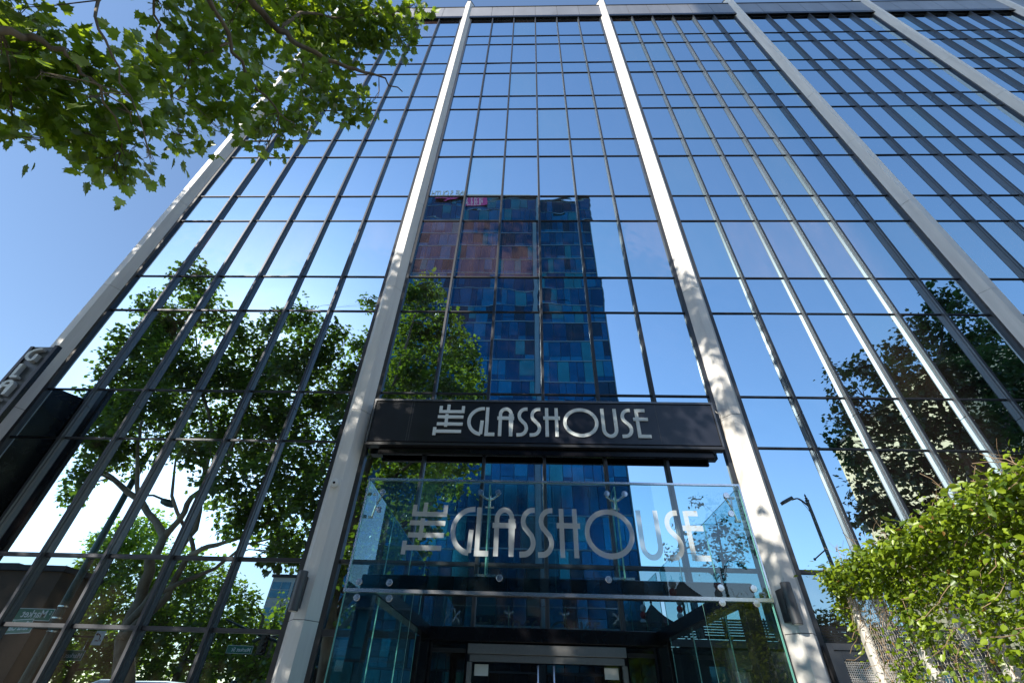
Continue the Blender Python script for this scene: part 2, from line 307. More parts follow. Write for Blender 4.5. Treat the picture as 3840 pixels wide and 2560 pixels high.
T3C = [(21.03, -7.96, 18.34, 0.71), (23.57, -9.29, 19.0, 0.66), (21.0, -9.8, 18.02, 0.82), (22.98, -10.45, 17.51, 1.17), (26.67, -11.44, 19.32, 1.01), (20.12, -10.71, 17.39, 0.71), (15.59, -8.67, 14.44, 0.61), (14.0, -8.33, 12.99, 0.48), (18.48, -10.35, 15.4, 1.0), (18.52, -8.66, 13.97, 1.21), (20.73, -8.7, 14.03, 1.21), (23.56, -9.02, 15.3, 1.05), (14.41, -9.14, 12.25, 0.74), (15.65, -8.76, 11.94, 0.95), (18.75, -10.35, 12.65, 1.23), (19.36, -8.98, 11.69, 1.14), (23.66, -10.68, 13.38, 1.26), (14.37, -9.86, 10.6, 0.67), (14.56, -8.72, 9.7, 0.8), (16.41, -9.04, 9.87, 0.99), (19.64, -10.62, 10.42, 1.16), (12.68, -8.02, 8.32, 0.52), (14.51, -9.2, 8.28, 0.77), (16.34, -9.48, 8.24, 0.95), (23.25, -11.75, 11.4, 1.24), (24.5, -9.61, 14.45, 1.25), (25.17, -10.8, 12.76, 1.45), (21.71, -9.11, 9.44, 1.23), (18.57, -9.95, 8.27, 1.06), (18.62, -8.53, 7.8, 0.98), (26.2, -9.21, 16.84, 0.88), (12.79, -8.61, 7.63, 0.49), (15.16, -10.41, 7.74, 0.71), (15.58, -9.22, 7.16, 0.74), (16.75, -8.85, 6.92, 0.8), (13.22, -8.49, 10.72, 0.4), (16.0, -10.4, 15.4, 0.4)]
T3L = [[(14.71, -9.53, 1.9, 0.26), (16.36, -9.5, 4.82, 0.24), (17.87, -9.65, 7.86, 0.2), (18.64, -9.42, 10.05, 0.17), (19.07, -9.43, 12.13, 0.13), (19.65, -9.79, 14.26, 0.09), (21.72, -9.78, 17.28, 0.05), (23.35, -10.07, 19.8, 0.02)], [(18.64, -9.53, 10.05, 0.1), (17.26, -9.45, 11.24, 0.07), (16.29, -9.82, 13.24, 0.04), (15.82, -9.65, 14.46, 0.02)], [(18.37, -9.62, 9.28, 0.12), (21.32, -9.62, 11.73, 0.1), (23.92, -10.06, 14.57, 0.06), (26.11, -9.58, 17.92, 0.03)]]
T4C = [(15.72, -32.76, 16.94, 0.56), (17.09, -32.5, 14.95, 1.08), (15.87, -33.24, 13.66, 0.84), (18.36, -32.63, 13.91, 0.98), (16.68, -32.18, 12.34, 0.88), (18.11, -32.59, 11.79, 0.95), (14.3, -32.34, 12.85, 0.59), (13.17, -34.42, 12.83, 0.62), (14.04, -34.02, 14.78, 0.55), (15.99, -33.18, 11.21, 0.73)]
T4L = [[(15.79, -32.88, 5.41, 0.16), (16.66, -33.22, 9.87, 0.13), (16.92, -32.85, 12.9, 0.08), (17.1, -32.9, 15.87, 0.03)]]
F1C = [(-37.0, -34.37, 5.14, 1.77), (-34.16, -33.09, 5.66, 1.74), (-32.45, -33.82, 4.9, 1.74), (-34.63, -34.34, 3.74, 1.73), (-30.89, -34.1, 4.96, 1.75), (-36.22, -33.55, 3.37, 1.69), (-31.75, -33.96, 2.95, 1.69), (-34.84, -33.92, 13.78, 1.81), (-36.33, -34.39, 12.92, 1.81), (-36.62, -33.1, 12.19, 1.75), (-31.54, -33.36, 11.28, 1.91), (-36.55, -32.66, 10.65, 1.69), (-33.37, -32.73, 9.71, 2.22), (-37.42, -33.79, 8.83, 1.87), (-31.91, -31.79, 7.03, 2.07), (-37.76, -34.5, 7.3, 1.66), (-30.63, -33.28, 8.89, 1.84)]
F2C = [(-27.21, -33.66, 3.87, 1.7), (-29.04, -33.27, 3.25, 1.67), (-25.31, -34.15, 3.67, 1.71), (-28.17, -32.01, 10.0, 1.64), (-26.9, -33.38, 9.65, 1.67), (-29.47, -34.39, 7.48, 2.2), (-25.44, -32.66, 7.31, 1.76), (-26.99, -34.22, 5.66, 1.95), (-24.58, -32.86, 9.27, 1.09), (-30.02, -33.48, 6.1, 1.76), (-23.57, -32.76, 6.16, 1.73)]
F3C = [(-20.48, -31.63, 3.37, 1.44), (-18.0, -32.04, 3.2, 1.44), (-19.47, -33.24, 2.17, 1.46), (-22.65, -32.06, 8.2, 0.99), (-21.85, -32.57, 7.38, 1.05), (-22.63, -33.39, 6.56, 1.41), (-20.85, -34.07, 5.78, 1.23), (-22.37, -32.71, 5.03, 1.35), (-20.29, -32.81, 3.98, 1.49), (-22.65, -31.63, 3.84, 1.45), (-17.85, -31.6, 4.22, 1.13)]
F4C = [(-19.56, -32.67, 6.84, 0.69), (-20.13, -33.45, 6.03, 0.7), (-19.0, -31.82, 7.78, 0.49), (-20.48, -34.5, 5.24, 1.06), (-20.3, -34.18, 3.24, 1.35)]
NC = [(-4.45, -7.42, 5.73, 0.25), (-4.24, -7.41, 5.94, 0.24), (-4.34, -7.16, 5.73, 0.18), (-4.14, -6.96, 5.84, 0.19), (-4.08, -6.71, 5.76, 0.12), (-4.56, -7.29, 5.55, 0.1), (-4.13, -7.2, 5.96, 0.23), (-3.89, -7.15, 6.16, 0.19), (-4.37, -7.67, 5.91, 0.21), (-4.18, -7.67, 6.1, 0.19), (-4.53, -7.57, 5.7, 0.22), (-4.12, -7.46, 6.07, 0.2), (-3.09, -7.2, 5.04, 0.05), (-3.81, -6.76, 6.32, 0.14), (-3.68, -6.7, 6.39, 0.1), (-3.76, -7.16, 6.53, 0.23), (-3.74, -7.18, 7.19, 0.25), (-3.69, -7.47, 7.32, 0.24), (-3.65, -7.26, 7.89, 0.24), (-4.12, -7.23, 6.94, 0.19), (-3.6, -6.86, 7.17, 0.23), (-3.74, -6.84, 8.3, 0.26), (-3.55, -7.18, 8.51, 0.28), (-3.48, -6.61, 7.51, 0.25), (-3.34, -6.35, 7.73, 0.23), (-3.22, -6.46, 8.43, 0.31), (-3.39, -6.29, 7.04, 0.1), (-3.32, -6.35, 7.37, 0.11), (-3.18, -6.62, 9.08, 0.32), (-3.51, -6.87, 9.58, 0.36), (-2.93, -6.38, 9.1, 0.3), (-2.78, -6.16, 8.5, 0.18), (-2.55, -6.1, 8.56, 0.12), (-3.05, -6.76, 9.74, 0.37), (-2.61, -6.77, 9.89, 0.34), (-2.74, -6.46, 9.76, 0.24), (-2.3, -6.69, 9.96, 0.24), (-2.07, -6.45, 9.95, 0.14), (-1.95, -6.83, 10.3, 0.17), (-3.72, -6.55, 6.95, 0.1), (-3.81, -6.83, 7.02, 0.18), (-4.1, -6.8, 5.8, 0.15), (-3.77, -7.38, 8.45, 0.22), (-3.86, -7.69, 7.27, 0.14), (-4.81, -7.86, 6.53, 0.2), (-4.37, -7.8, 6.24, 0.16), (-3.77, -7.13, 9.53, 0.38), (-3.39, -6.98, 10.22, 0.41), (-2.7, -6.91, 10.44, 0.35), (-4.14, -6.73, 5.56, 0.04), (-4.58, -7.42, 5.59, 0.17), (-3.19, -6.25, 7.88, 0.15), (-2.4, -6.05, 8.59, 0.09), (-3.24, -6.09, 8.03, 0.07), (-3.39, -6.14, 7.22, 0.07), (-3.3, -6.18, 7.42, 0.08), (-1.97, -6.66, 10.04, 0.11), (-1.82, -6.79, 10.32, 0.1), (-2.01, -6.39, 9.94, 0.09), (-4.24, -7.07, 5.79, 0.15), (-3.97, -6.86, 5.95, 0.11), (-3.58, -7.82, 5.15, 0.05), (-3.43, -7.61, 5.21, 0.05), (-2.85, -6.37, 8.33, 0.14), (-2.66, -6.12, 8.42, 0.13), (-2.41, -6.04, 8.59, 0.09), (-3.46, -6.13, 7.3, 0.09), (-3.51, -6.3, 7.36, 0.1), (-3.2, -6.22, 7.87, 0.12), (-3.9, -6.67, 6.61, 0.1), (-4.08, -6.74, 5.63, 0.08), (-4.03, -6.66, 5.63, 0.05), (-4.18, -6.87, 5.6, 0.08), (-4.69, -7.17, 5.5, 0.06), (-4.6, -7.12, 5.58, 0.06), (-1.81, -6.82, 10.33, 0.08), (-2.12, -6.42, 9.93, 0.1)]
NL = [[(-3.29, -7.87, 8.79, 0.06), (-3.34, -7.54, 8.13, 0.045), (-3.13, -7.18, 8.14, 0.04), (-3.08, -6.83, 8.62, 0.033), (-2.59, -6.54, 8.72, 0.028), (-2.25, -6.33, 8.98, 0.015), (-1.94, -6.1, 8.98, 0.008)], [(-4.08, -8.11, 5.15, 0.04), (-4.21, -7.92, 5.71, 0.033), (-4.08, -7.84, 5.82, 0.028), (-3.97, -7.69, 5.87, 0.02), (-3.86, -7.43, 5.88, 0.012), (-3.99, -6.89, 5.8, 0.006)], [(-3.52, -8.02, 7.55, 0.04), (-3.47, -7.66, 7.51, 0.03), (-3.4, -7.27, 7.44, 0.022), (-3.3, -6.88, 7.36, 0.016), (-3.11, -6.54, 7.32, 0.01), (-2.96, -6.37, 7.33, 0.005)], [(-3.13, -7.18, 8.14, 0.025), (-3.16, -7.13, 9.02, 0.02), (-2.96, -6.91, 9.59, 0.015), (-2.14, -6.84, 10.04, 0.01), (-1.84, -6.87, 10.33, 0.005)], [(-3.84, -7.93, 7.34, 0.02), (-3.9, -7.73, 7.25, 0.014), (-3.96, -7.49, 7.14, 0.01), (-4.03, -7.28, 7.03, 0.006)], [(-3.86, -7.43, 5.88, 0.008), (-3.81, -7.16, 5.95, 0.006), (-3.83, -6.82, 5.9, 0.004)], [(-3.4, -7.27, 7.44, 0.015), (-3.7, -7.21, 7.23, 0.012), (-3.81, -7.05, 6.59, 0.008), (-3.78, -6.75, 6.34, 0.004)], [(-3.74, -8.1, 6.82, 0.02), (-3.85, -7.93, 6.44, 0.014), (-3.48, -7.82, 5.8, 0.01), (-3.34, -7.49, 5.53, 0.006)], [(-3.08, -6.83, 8.62, 0.02), (-3.22, -6.46, 8.43, 0.012), (-2.89, -6.2, 8.47, 0.006)]]
# ================================================================ camera, light, sky
cam_data = bpy.data.cameras.new('camera'); cam = bpy.data.objects.new('camera', cam_data); link(cam); scene.camera = cam
cam_data.sensor_width = 36; cam_data.lens = 16.003; cam_data.clip_start = .05; cam_data.clip_end = 3000
right, up, fwd = Vector((.99949353, .01895932, .02555836)), Vector((-.00790375, -.63008451, .77648635)), Vector((-.03082558, .77629509, .62961554))
mw = Matrix((( right.x, up.x, -fwd.x, 0), (right.y, up.y, -fwd.y, -9.1), (right.z, up.z, -fwd.z, 1.6), (0, 0, 0, 1)))
cam.matrix_world = mw
sd = bpy.data.lights.new('sun', 'SUN'); sd.energy = 3.7; sd.angle = R(.53); sd.color = (1., .93, .82)
so = bpy.data.objects.new('sun', sd); link(so); so.rotation_euler = SUN.to_track_quat('Z', 'Y').to_euler(); so.location = (-40, -60, 60)
w = bpy.data.worlds.new('World'); scene.world = w; w.use_nodes = True
wt = w.node_tree; bg = wt.nodes['Background']; sky = wt.nodes.new('ShaderNodeTexSky')
sky.sky_type = 'NISHITA'; sky.sun_disc = False; sky.sun_elevation = SUN_EL; sky.sun_rotation = SUN_AZ
sky.altitude = 30; sky.air_density = 1.0; sky.dust_density = .3; sky.ozone_density = 2.2
wt.links.new(sky.outputs[0], bg.inputs[0]); bg.inputs[1].default_value = .15
scene.view_settings.view_transform = 'Standard'; scene.view_settings.look = 'None'; scene.view_settings.exposure = .95; scene.view_settings.gamma = 1
scene.render.engine = 'CYCLES'
cy = scene.cycles; cy.max_bounces = 10; cy.glossy_bounces = 6; cy.transparent_max_bounces = 24; cy.transmission_bounces = 6; cy.diffuse_bounces = 3
cy.sample_clamp_indirect = 6; cy.caustics_reflective = False; cy.caustics_refractive = False

# ================================================================ ground, road, pavements
def sheet(name, m, b): return tag(MB().box(*b).build(name, m), kind='structure')
sheet('ground', M['ground'], (-600, 600, -600, 600, -.6, -.16))
sheet('road', M['asphalt'], (-400, 400, -27, -11, -.5, -.13))
sheet('side_road', M['asphalt'], (-31, -21.5, -300, -27.01, -.5, -.131))
mb = MB(); mb.box(-21, 400, -10.85, 60, -.4, 0)
k = mb.build('pavement', M['pave']); tag(k, kind='structure')
kb = MB(); kb.box(-21.2, 400, -11, -10.852, -.4, .004); tag(kb.build('kerb', M['beige']), kind='structure')
sheet('far_pavement', M['pave'], (-21, 400, -60, -27.15, -.4, .0))
kb = MB(); kb.box(-21.2, 400, -27.148, -27, -.4, .004); tag(kb.build('far_kerb', M['beige']), kind='structure')
sl = MB()
for i in range(60): sl.box(-160+i*6, -157+i*6, -19.06, -18.94, -.2, -.126)
for i in range(9): sl.box(-30.4+i*1.05, -29.9+i*1.05, -27, -23.4, -.2, -.126)
tag(sl.build('road_markings', M['paint']), kind='structure')

# ================================================================ the glass office building
bld = empty('office_building', 'tall blue mirror glass office building with pale angular piers, dark mullions and a grey parapet', 'building')
PIERS = [-11.93, -3.78, 4.59, 12.51, 20.50, 28.46, 36.5]
BAYS = [(-11.58, -4.13), (-3.43, 4.24), (4.94, 12.16), (12.86, 20.15), (20.85, 28.11), (28.81, 36.15)]
ROWS = [.12, 2.55, 3.68, 6.10, 7.38, 10.0, 11.37, 14.05, 15.46, 18.1, 19.42, 22.1, 23.4, 25.98, 27.27, 29.85, 31.15, 33.85]
ZT = 34.15
# piers: a shallow prism with two splayed sides and a narrow front
def pier(c):
    b, a, d = .305, .10, .30; mb = MB(); z0, z1 = 0., 36.55
    plan = [(c-b, .05), (c-b, -.012), (c-a, -d), (c+a, -d), (c+b, -.012), (c+b, .05)]
    zs = [0., 2.7, 6.75, 10.7, 14.8, 18.8, 22.8, 26.7, 30.6, 34.3, 36.55]
    g = .006
    for i in range(len(zs)-1):
        lo = zs[i]+g; hi = zs[i+1]-g
        v = [(x, y, lo) for x, y in plan]+[(x, y, hi) for x, y in plan]; n = len(plan)
        mb.add(v, [(j, (j+1) % n, (j+1) % n+n, j+n) for j in range(n)]+[tuple(range(n-1, -1, -1)), tuple(range(n, 2*n))], 0)
    pl2 = [(c+(x-c)*.96, y*.96+.001) for x, y in plan]
    v = [(x, y, .0) for x, y in pl2]+[(x, y, 36.53) for x, y in pl2]; n = 6
    mb.add(v, [(j, (j+1) % n, (j+1) % n+n, j+n) for j in range(n)]+[tuple(range(n-1, -1, -1)), tuple(range(n, 2*n))], 1)
    cap = [(c+(x-c)*1.06, y*1.06) for x, y in plan]
    v = [(x, y, 36.55) for x, y in cap]+[(x, y, 36.65) for x, y in cap]
    mb.add(v, [(j, (j+1) % n, (j+1) % n+n, j+n) for j in range(n)]+[tuple(range(n-1, -1, -1)), tuple(range(n, 2*n))], 2)
    return mb.build('pier', [M['pier'], M['joint'], M['dark']], bld)
for c in PIERS: pier(c)
SIGN_HIDE = (0, 5.7, 7.0)
# mullions: a broad back plate and a narrow nose, jointed each second floor
def mullion(x, z0=.12, side=0):
    mb = MB()
    cuts = [z0]+[z for z in (6.05+.0, 14.0-.0, 22.05, 29.8) if z > z0+.5]+[ZT]
    cuts = [z0, 6.9, 15.0, 22.9, 30.7, ZT]
    for i in range(len(cuts)-1):
        a, b = cuts[i]+(.008 if i else 0), cuts[i+1]-.008
        mb.box(x-.036, x+.036, -.055, .03, a, b); mb.box(x-.024, x+.024, -.108, -.055, a, b); mb.box(x-.027, x+.027, -.120, -.108, a, b, 2)
    mb.box(x-.02, x+.02, -.10, .02, z0, ZT, 1)
    return mb.build('mullion', [M['bronze'], M['joint'], M['nose']], bld)
for bi, (x0, x1) in enumerate(BAYS):
    n = 6; w_ = (x1-x0)/n
    for i in range(1, n): mullion(x0+i*w_, 2.62 if bi == 1 else .12)
    for x in (x0-.045, x1+.045):
        mb = MB(); mb.box(x-.05, x+.05, -.07, .03, .1, ZT); mb.build('jamb_mullion', M['dark'], bld)
    for r, z in enumerate(ROWS):
        if bi == 1 and r == 1: continue
        mb = MB(); h, dp = (.015, .032) if r > 2 else (.03, .045)
        for i in range(n):
            mb.box(x0+i*w_+(.043 if i else .0), x0+(i+1)*w_-(.043 if i < n-1 else .0), -dp, .02, z-h, z+h)
            mb.box(x0+i*w_+(.043 if i else .0), x0+(i+1)*w_-(.043 if i < n-1 else .0), -dp*.8, .019, z-h-.008, z-h, 1)
        if bi == 1 and r == 0: continue
        mb.build('transom', [M['nose'], M['dark']], bld)
# panes: each row of a bay split at the mullions; near ones are parts, the rest one part
rest = MB()
near = 0
cand = []
for bi, (x0, x1) in enumerate(BAYS):
    w_ = (x1-x0)/6
    for r in range(len(ROWS)):
        z0 = ROWS[r]; z1 = ROWS[r+1] if r+1 < len(ROWS) else ZT
        for i in range(6):
            if bi == 1 and r == 0: continue
            a, b = x0+i*w_, x0+(i+1)*w_
            d = math.dist(((a+b)/2, 0, (z0+z1)/2), (0, -9.1, 1.6)); area = (b-a)*(z1-z0)/d**3
            cand.append((-area, bi, r, i, a, b, z0, z1))
cand.sort(key=lambda c: c[0])
for q, (_, bi, r, i, a, b, z0, z1) in enumerate(cand):
    t1, t2, t3, t4 = [random.gauss(0, .0021) for _ in range(4)]
    v = [(a, t1, z0), (b, t2, z0), (b, t3, z1), (a, t1+t3-t2, z1)]+[(a, .03, z0), (b, .03, z0), (b, .03, z1), (a, .03, z1)]
    f = [(0, 1, 2, 3), (5, 4, 7, 6), (4, 0, 3, 7), (1, 5, 6, 2), (3, 2, 6, 7), (4, 5, 1, 0)]
    low = r <= 1; sp = (r % 2 == 1) and r > 1 or (r == 3)
    if bi == 1 and 2 <= r: low = False
    mi = 2 if low else (1 if r in (3, 5, 7, 9, 11, 13, 15) else 0)
    mm = [M['glass'], M['spandrel'], M['lowglass'], M['glass_b'], M['glass_c']]
    if mi == 0:
        u = (math.sin(bi*37.1+r*91.7+i*13.3)*43758.5) % 1
        if r == 6: mi = 4 if u > .12 else 3
        elif u > .80: mi = 3
        elif u > .77 and r > 10: mi = 4
    if q < 99:
        mb = MB(); mb.add(v, f, 0); mb.build('window_pane', mm[mi], bld)
    else: rest.add(v, f, mi)
o = rest.build('window_panes', mm, bld); o['kind'] = 'stuff'
# parapet
for bi, (x0, x1) in enumerate(BAYS):
    a, b = PIERS[bi]+.2, PIERS[bi+1]-.2; w_ = (b-a)/6
    mb = MB()
    for i in range(6): mb.box(a+i*w_+.012, a+(i+1)*w_-.012, -.16, .1, ZT+.02, 35.80)
    mb.box(a, b, -.14, .09, ZT+.025, 35.78, 1)
    mb.build('parapet_panels', [M['parapet'], M['joint']], bld)
    bx('parapet_coping', M['dark'], (a, b, -.19, .2, 35.802, 35.87), bld)
    bx('parapet_soffit', M['black'], (a, b, -.158, .08, 33.9, ZT+.018), bld)
# body behind the curtain wall
mb = MB(); mb.box(-12.2, 36.8, .062, 24, 0, 35.7)
mb.build('wall', M['dark'], bld)
mb = MB()
for i in range(18):
    for j in range(10): mb.box(-12.235, -12.202, .35+j*2.35, 2.62+j*2.35, ROWS[i]+.04, (ROWS[i+1] if i < 17 else ZT)-.04)
mb.build('side_glazing', M['glass'], bld)
mb = MB(); mb.box(2, 12, 8, 16, 35.71, 38.0); mb.build('roof_plant_room', M['parapet'], bld)

# ================================================================ lettering in thick strokes
def arc(cx, cy, rx, ry, a0, a1, n=18): return [(cx+rx*math.cos(R(a0+(a1-a0)*i/n)), cy+ry*math.sin(R(a0+(a1-a0)*i/n))) for i in range(n+1)]
SG = arc(.0+.36, .50, .36, .45, 78, 270-22, 22)
GLY = {
 'G': ([[(.56, .955)]+arc(.52, .50, .46, .45, 92, 258, 26)+[(.47, .055)], [(.475, .06), (.50, .52)]], .57),
 'L': ([[(.06, 1.), (.06, .05)], [(.0, .05), (.33, .05)]], .35),
 'A': ([[(.10, .0), (.10, .76)]+arc(.28, .76, .18, .19, 180, 0, 16)[1:]+[(.46, .76), (.46, .0)], [(-.0, .62), (.56, .62)]], .56),
 'S': ([[(.38, .955)]+arc(.33, .72, .23, .235, 90, 215, 12)+[(.30, .42)]+arc(.10, .28, .24, .235, 25, -75, 12)[0:]+[(.02, .045)]], .40),
 'H': ([[(.12, 1.), (.12, .0)], [(.44, 1.), (.44, .0)], [(.0, .64), (.56, .64)]], .56),
 'O': ([arc(.58, .5, .525, .45, 0, 360, 48)], 1.16),
 'U': ([[(.055, 1.), (.055, .28)]+arc(.26, .28, .205, .235, 180, 360, 18)[1:]+[(.465, 1.)]], .52),
 'E': ([[(.13, 1.), (.13, .0)], [(.13, .95), (.42, .95)], [(.0, .64), (.48, .64)], [(.13, .05), (.50, .05)]], .50),
}
POS = [('G', 0), ('L', .60), ('A', 1.0), ('S', 1.63), ('S', 2.06), ('H', 2.53), ('O', 3.19), ('U', 4.45), ('S', 5.06), ('E', 5.51)]
THE = [('T', [[(-1.05, .0), (-1.05, .27)], [(-1.05, .135), (-.17, .135)]]),
       ('H', [[(-1.0, .39), (-.14, .39)], [(-1.0, .64), (-.14, .64)], [(-.70, .29), (-.70, .74)]]),
       ('E', [[(-.98, .83), (-.12, .83)], [(-.93, .80), (-.93, 1.03)], [(-.67, .78), (-.67, 1.08)], [(-.17, .80), (-.17, 1.03)]])]
def ribbon(mb, pl, wid, P, dep, lift, mi=0, ms=None):
    """a flat stroke along a polyline; P maps (u, v, w) to space, w towards the viewer"""
    n = len(pl); lf = []; rt = []; closed = math.dist(pl[0], pl[-1]) < 1e-4
    for i, p in enumerate(pl):
        a = pl[i-1] if i else (pl[-2] if closed else pl[0]); b = pl[i+1] if i < n-1 else (pl[1] if closed else pl[-1])
        dx, dy = b[0]-a[0], b[1]-a[1]; l = math.hypot(dx, dy) or 1; nx, ny = -dy/l, dx/l
        m_ = 1.
        if 0 < i < n-1:
            e1 = Vector((p[0]-a[0], p[1]-a[1])).normalized(); m_ = min(1.5, 1/max(.5, abs(e1.x*dx/l+e1.y*dy/l)))
        lf.append((p[0]+nx*wid/2*m_, p[1]+ny*wid/2*m_)); rt.append((p[0]-nx*wid/2*m_, p[1]-ny*wid/2*m_))
    v = [P(*q, lift+dep) for q in lf]+[P(*q, lift+dep) for q in rt]+[P(*q, 0) for q in lf]+[P(*q, 0) for q in rt]
    f = []; g = []
    for i in range(n-1):
        f.append((i, i+1, n+i+1, n+i)); g += [(2*n+i, 2*n+i+1, i+1, i), (n+i, n+i+1, 3*n+i+1, 3*n+i)]
    g += [(0, n, 3*n, 2*n), (n-1, 3*n-1, 4*n-1, 2*n-1)]
    mb.add(v, f, mi); k = len(mb.v)-len(v)
    mb.f += [tuple(i+k for i in q) for q in g]; mb.mi += [mi if ms is None else ms]*len(g)
def letters(parent, P, m, wid, dep, mside=None):
    for ch, x in POS:
        mb = MB()
        for si, pl in enumerate(GLY[ch][0]): ribbon(mb, [(p[0]+x, p[1]) for p in pl], wid, P, dep, .0022*si, 0, 1 if mside else None)
        mb.build('letter', [m]+([mside] if mside else []), parent)
    for ch, pls in THE:
        mb = MB()
        for si, pl in enumerate(pls): ribbon(mb, pl, wid*.92, P, dep, .0022*si, 0, 1 if mside else None)
        mb.build('letter', [m]+([mside] if mside else []), parent)

# ================================================================ fascia sign over the entrance
sg = empty('fascia_sign', 'wide black fascia sign with pale THE GLASSHOUSE lettering above the entrance', 'sign')
bx('sign_panel', M['signface'], (-3.36, 4.09, -.30, -.135, 5.99, 6.97), sg, .008)
bx('top_trim', M['bronze'], (-3.40, 4.13, -.325, -.135, 6.972, 7.02), sg)
bx('side_trim', M['bronze'], (-3.40, -3.363, -.325, -.135, 5.96, 6.968), sg)
bx('side_trim', M['bronze'], (4.093, 4.13, -.325, -.135, 5.96, 6.968), sg)
bx('bottom_trim', M['dark'], (-3.40, 4.13, -.325, -.135, 5.90, 5.957), sg)
bx('lower_box', M['black'], (-3.12, 3.92, -.22, -.135, 5.74, 5.897), sg, .02)
for x_ in (-2.55, -2.5, 2.86): bx('panel_seam', M['joint'], (x_-.003, x_+.003, -.3012, -.2995, 6.0, 6.965), sg)
letters(sg, lambda u, v, w: (-1.27+u*.655, -.302-w, 6.135+v*.695), M['letter'], .112, .022)

# ================================================================ glass entrance canopy
ec = empty('entrance_canopy', 'glass walled entrance canopy with frosted THE GLASSHOUSE lettering, black beams and steel discs', 'canopy')
X0, X1, YF, ZR, ZC = -1.80, 2.42, -4.0, 2.50, 3.64
def pane_box(name, m, b, edges=True, parent=ec):
    x0, x1, y0, y1, z0, z1 = b; mb = MB(); mb.box(*b, 0)
    o = mb.build(name, [m, M['edge']], parent)
    for p in o.data.polygons:
        if p.area < .12 and max(abs(c) for c in p.normal) > .9 and (min(x1-x0, y1-y0) < .05):
            nrm = p.normal
            thin = 0 if (x1-x0) < (y1-y0) else 1
            if abs(nrm[thin]) < .5: p.material_index = 1
    return o
pane_box('front_glass', M['clear'], (X0, .318, YF-.012, YF, ZR+.02, ZC))
pane_box('front_glass', M['clear'], (.322, X1, YF-.012, YF, ZR+.02, ZC))
for a, b in ((X0, -1.10), (1.74, X1)): pane_box('front_wing_glass', M['clear'], (a, b, YF-.012, YF, .02, ZR-.02))
for x in (X0, X1):
    for a, b in ((YF+.015, -2.72), (-2.71, -1.36), (-1.35, -.14)):
        pane_box('side_glass', M['sideclear'], (x-.006, x+.006, a, b, .02, ZC))
bx('top_rail', M['steel'], (X0-.01, X1+.01, YF-.02, YF+.008, ZC+.001, ZC+.024), ec)
bx('lower_rail', M['steel'], (X0-.01, X1+.01, YF-.03, YF+.01, ZR-.016, ZR+.016), ec)
bx('corner_trim', M['steel'], (X0-.012, X0+.006, YF-.02, YF-.0125, ZR+.02, ZC), ec)
bx('corner_trim', M['steel'], (X1-.006, X1+.012, YF-.02, YF-.0125, ZR+.02, ZC), ec)
bx('front_beam', M['black'], (X0+.12, X1-.12, YF+.05, YF+.20, 2.50, 2.665), ec, .015)
for x in (X0+.12, X1-.27): bx('side_beam', M['black'], (x, x+.15, YF+.203, -.35, 2.50, 2.66), ec, .01)
bx('rear_beam', M['black'], (X0+.12, X1-.12, -.347, -.14, 2.46, 2.66), ec, .01)
for x in (X0+.12, X1-.27):
    bx('post', M['black'], (x, x+.15, YF+.05, YF+.20, 0, 2.497), ec, .01)
    bx('post', M['black'], (x, x+.15, -.347, -.14, 0, 2.457), ec, .01)
for x in (-.40, 1.02):
    pane_box('glass_fin', M['sideclear'], (x-.008, x+.008, YF+.002, YF+.26, ZR+.17, ZC-.02))
    bx('fin_shoe', M['steel'], (x-.11, x+.11, YF+.06, YF+.14, ZR+.166, ZR+.19), ec)
def disc(x, z, y=YF-.012, r=.032, s=-1):
    mb = MB(); mb.lathe([(r*.85, 0), (r, .003), (r, .016), (r*.92, .019), (.004, .0195)], (x, y, z), (0, s, 0), 24); mb.lathe([(.012, 0), (.012, .06)], (x, y-s*.012, z), (0, -s, 0), 12)
    return mb.build('steel_disc', M['steel'], ec, smooth=False)
for x, z in ((-1.67, 2.575), (-1.36, 2.575), (-.25, 2.64), (.85, 2.65), (1.95, 2.60), (2.27, 2.60), (-1.66, 2.435), (-1.335, 2.435), (1.93, 2.47), (2.26, 2.47)): disc(x, z)
def spider(x, z, side=0):
    mb = MB(); y = YF+.06
    ends = [(-.10, 0), (.10, 0)] if not side else [(side*.0, 0), (side*.02, -.18)]
    if not side:
        for ex, ez in ends:
            mb.tube([(x, y+.03, z-.05), (x+ex*.5, y, z-.035), (x+ex, y-.01, z), (x+ex, YF, z)], [.012, .011, .011, .01], 8)
            mb.lathe([(.026, 0), (.032, .004), (.032, .02), (.004, .021)], (x+ex, YF-.012, z), (0, -1, 0), 24)
        for dz in (-.02, -.12): mb.tube([(x-.05, y+.06, z+dz), (x+.05, y+.06, z+dz)], .011, 8)
        mb.tube([(x, y+.03, z), (x, y+.03, z-.14)], .012, 8)
    else:
        xs = x+side*.16
        for ez in (0, -.20):
            mb.tube([(x+side*.08, y+.04, z-.11), (x+side*.03, y, z+ez*.6-.03), (x, y-.02, z+ez), (x, YF, z+ez)], [.012, .011, .011, .01], 8)
            mb.lathe([(.026, 0), (.032, .004), (.032, .02), (.004, .021)], (x, YF-.012, z+ez), (0, -1, 0), 24)
            mb.tube([(x+side*.08, y+.04, z-.11), (x+side*.12, y+.09, z+ez+(.04 if ez == 0 else -.02)), (xs, y+.10, z+ez+(.04 if ez == 0 else -.02))], [.012, .010, .010], 8)
            mb.lathe([(.018, -.03), (.018, .03)], (xs-side*.03, y+.10, z+ez+(.04 if ez == 0 else -.02)), (1, 0, 0), 12)
    return mb.build('spider_fitting', M['steel'], ec, smooth=False)
spider(-.40, 3.515); spider(1.02, 3.525); spider(-1.62, 3.50, -1); spider(2.25, 3.53, 1)
letters(ec, lambda u, v, w: (-.80+u*.453, YF-.0135-w*.25, 2.845+v*.505), M['frost'], .112, .004)
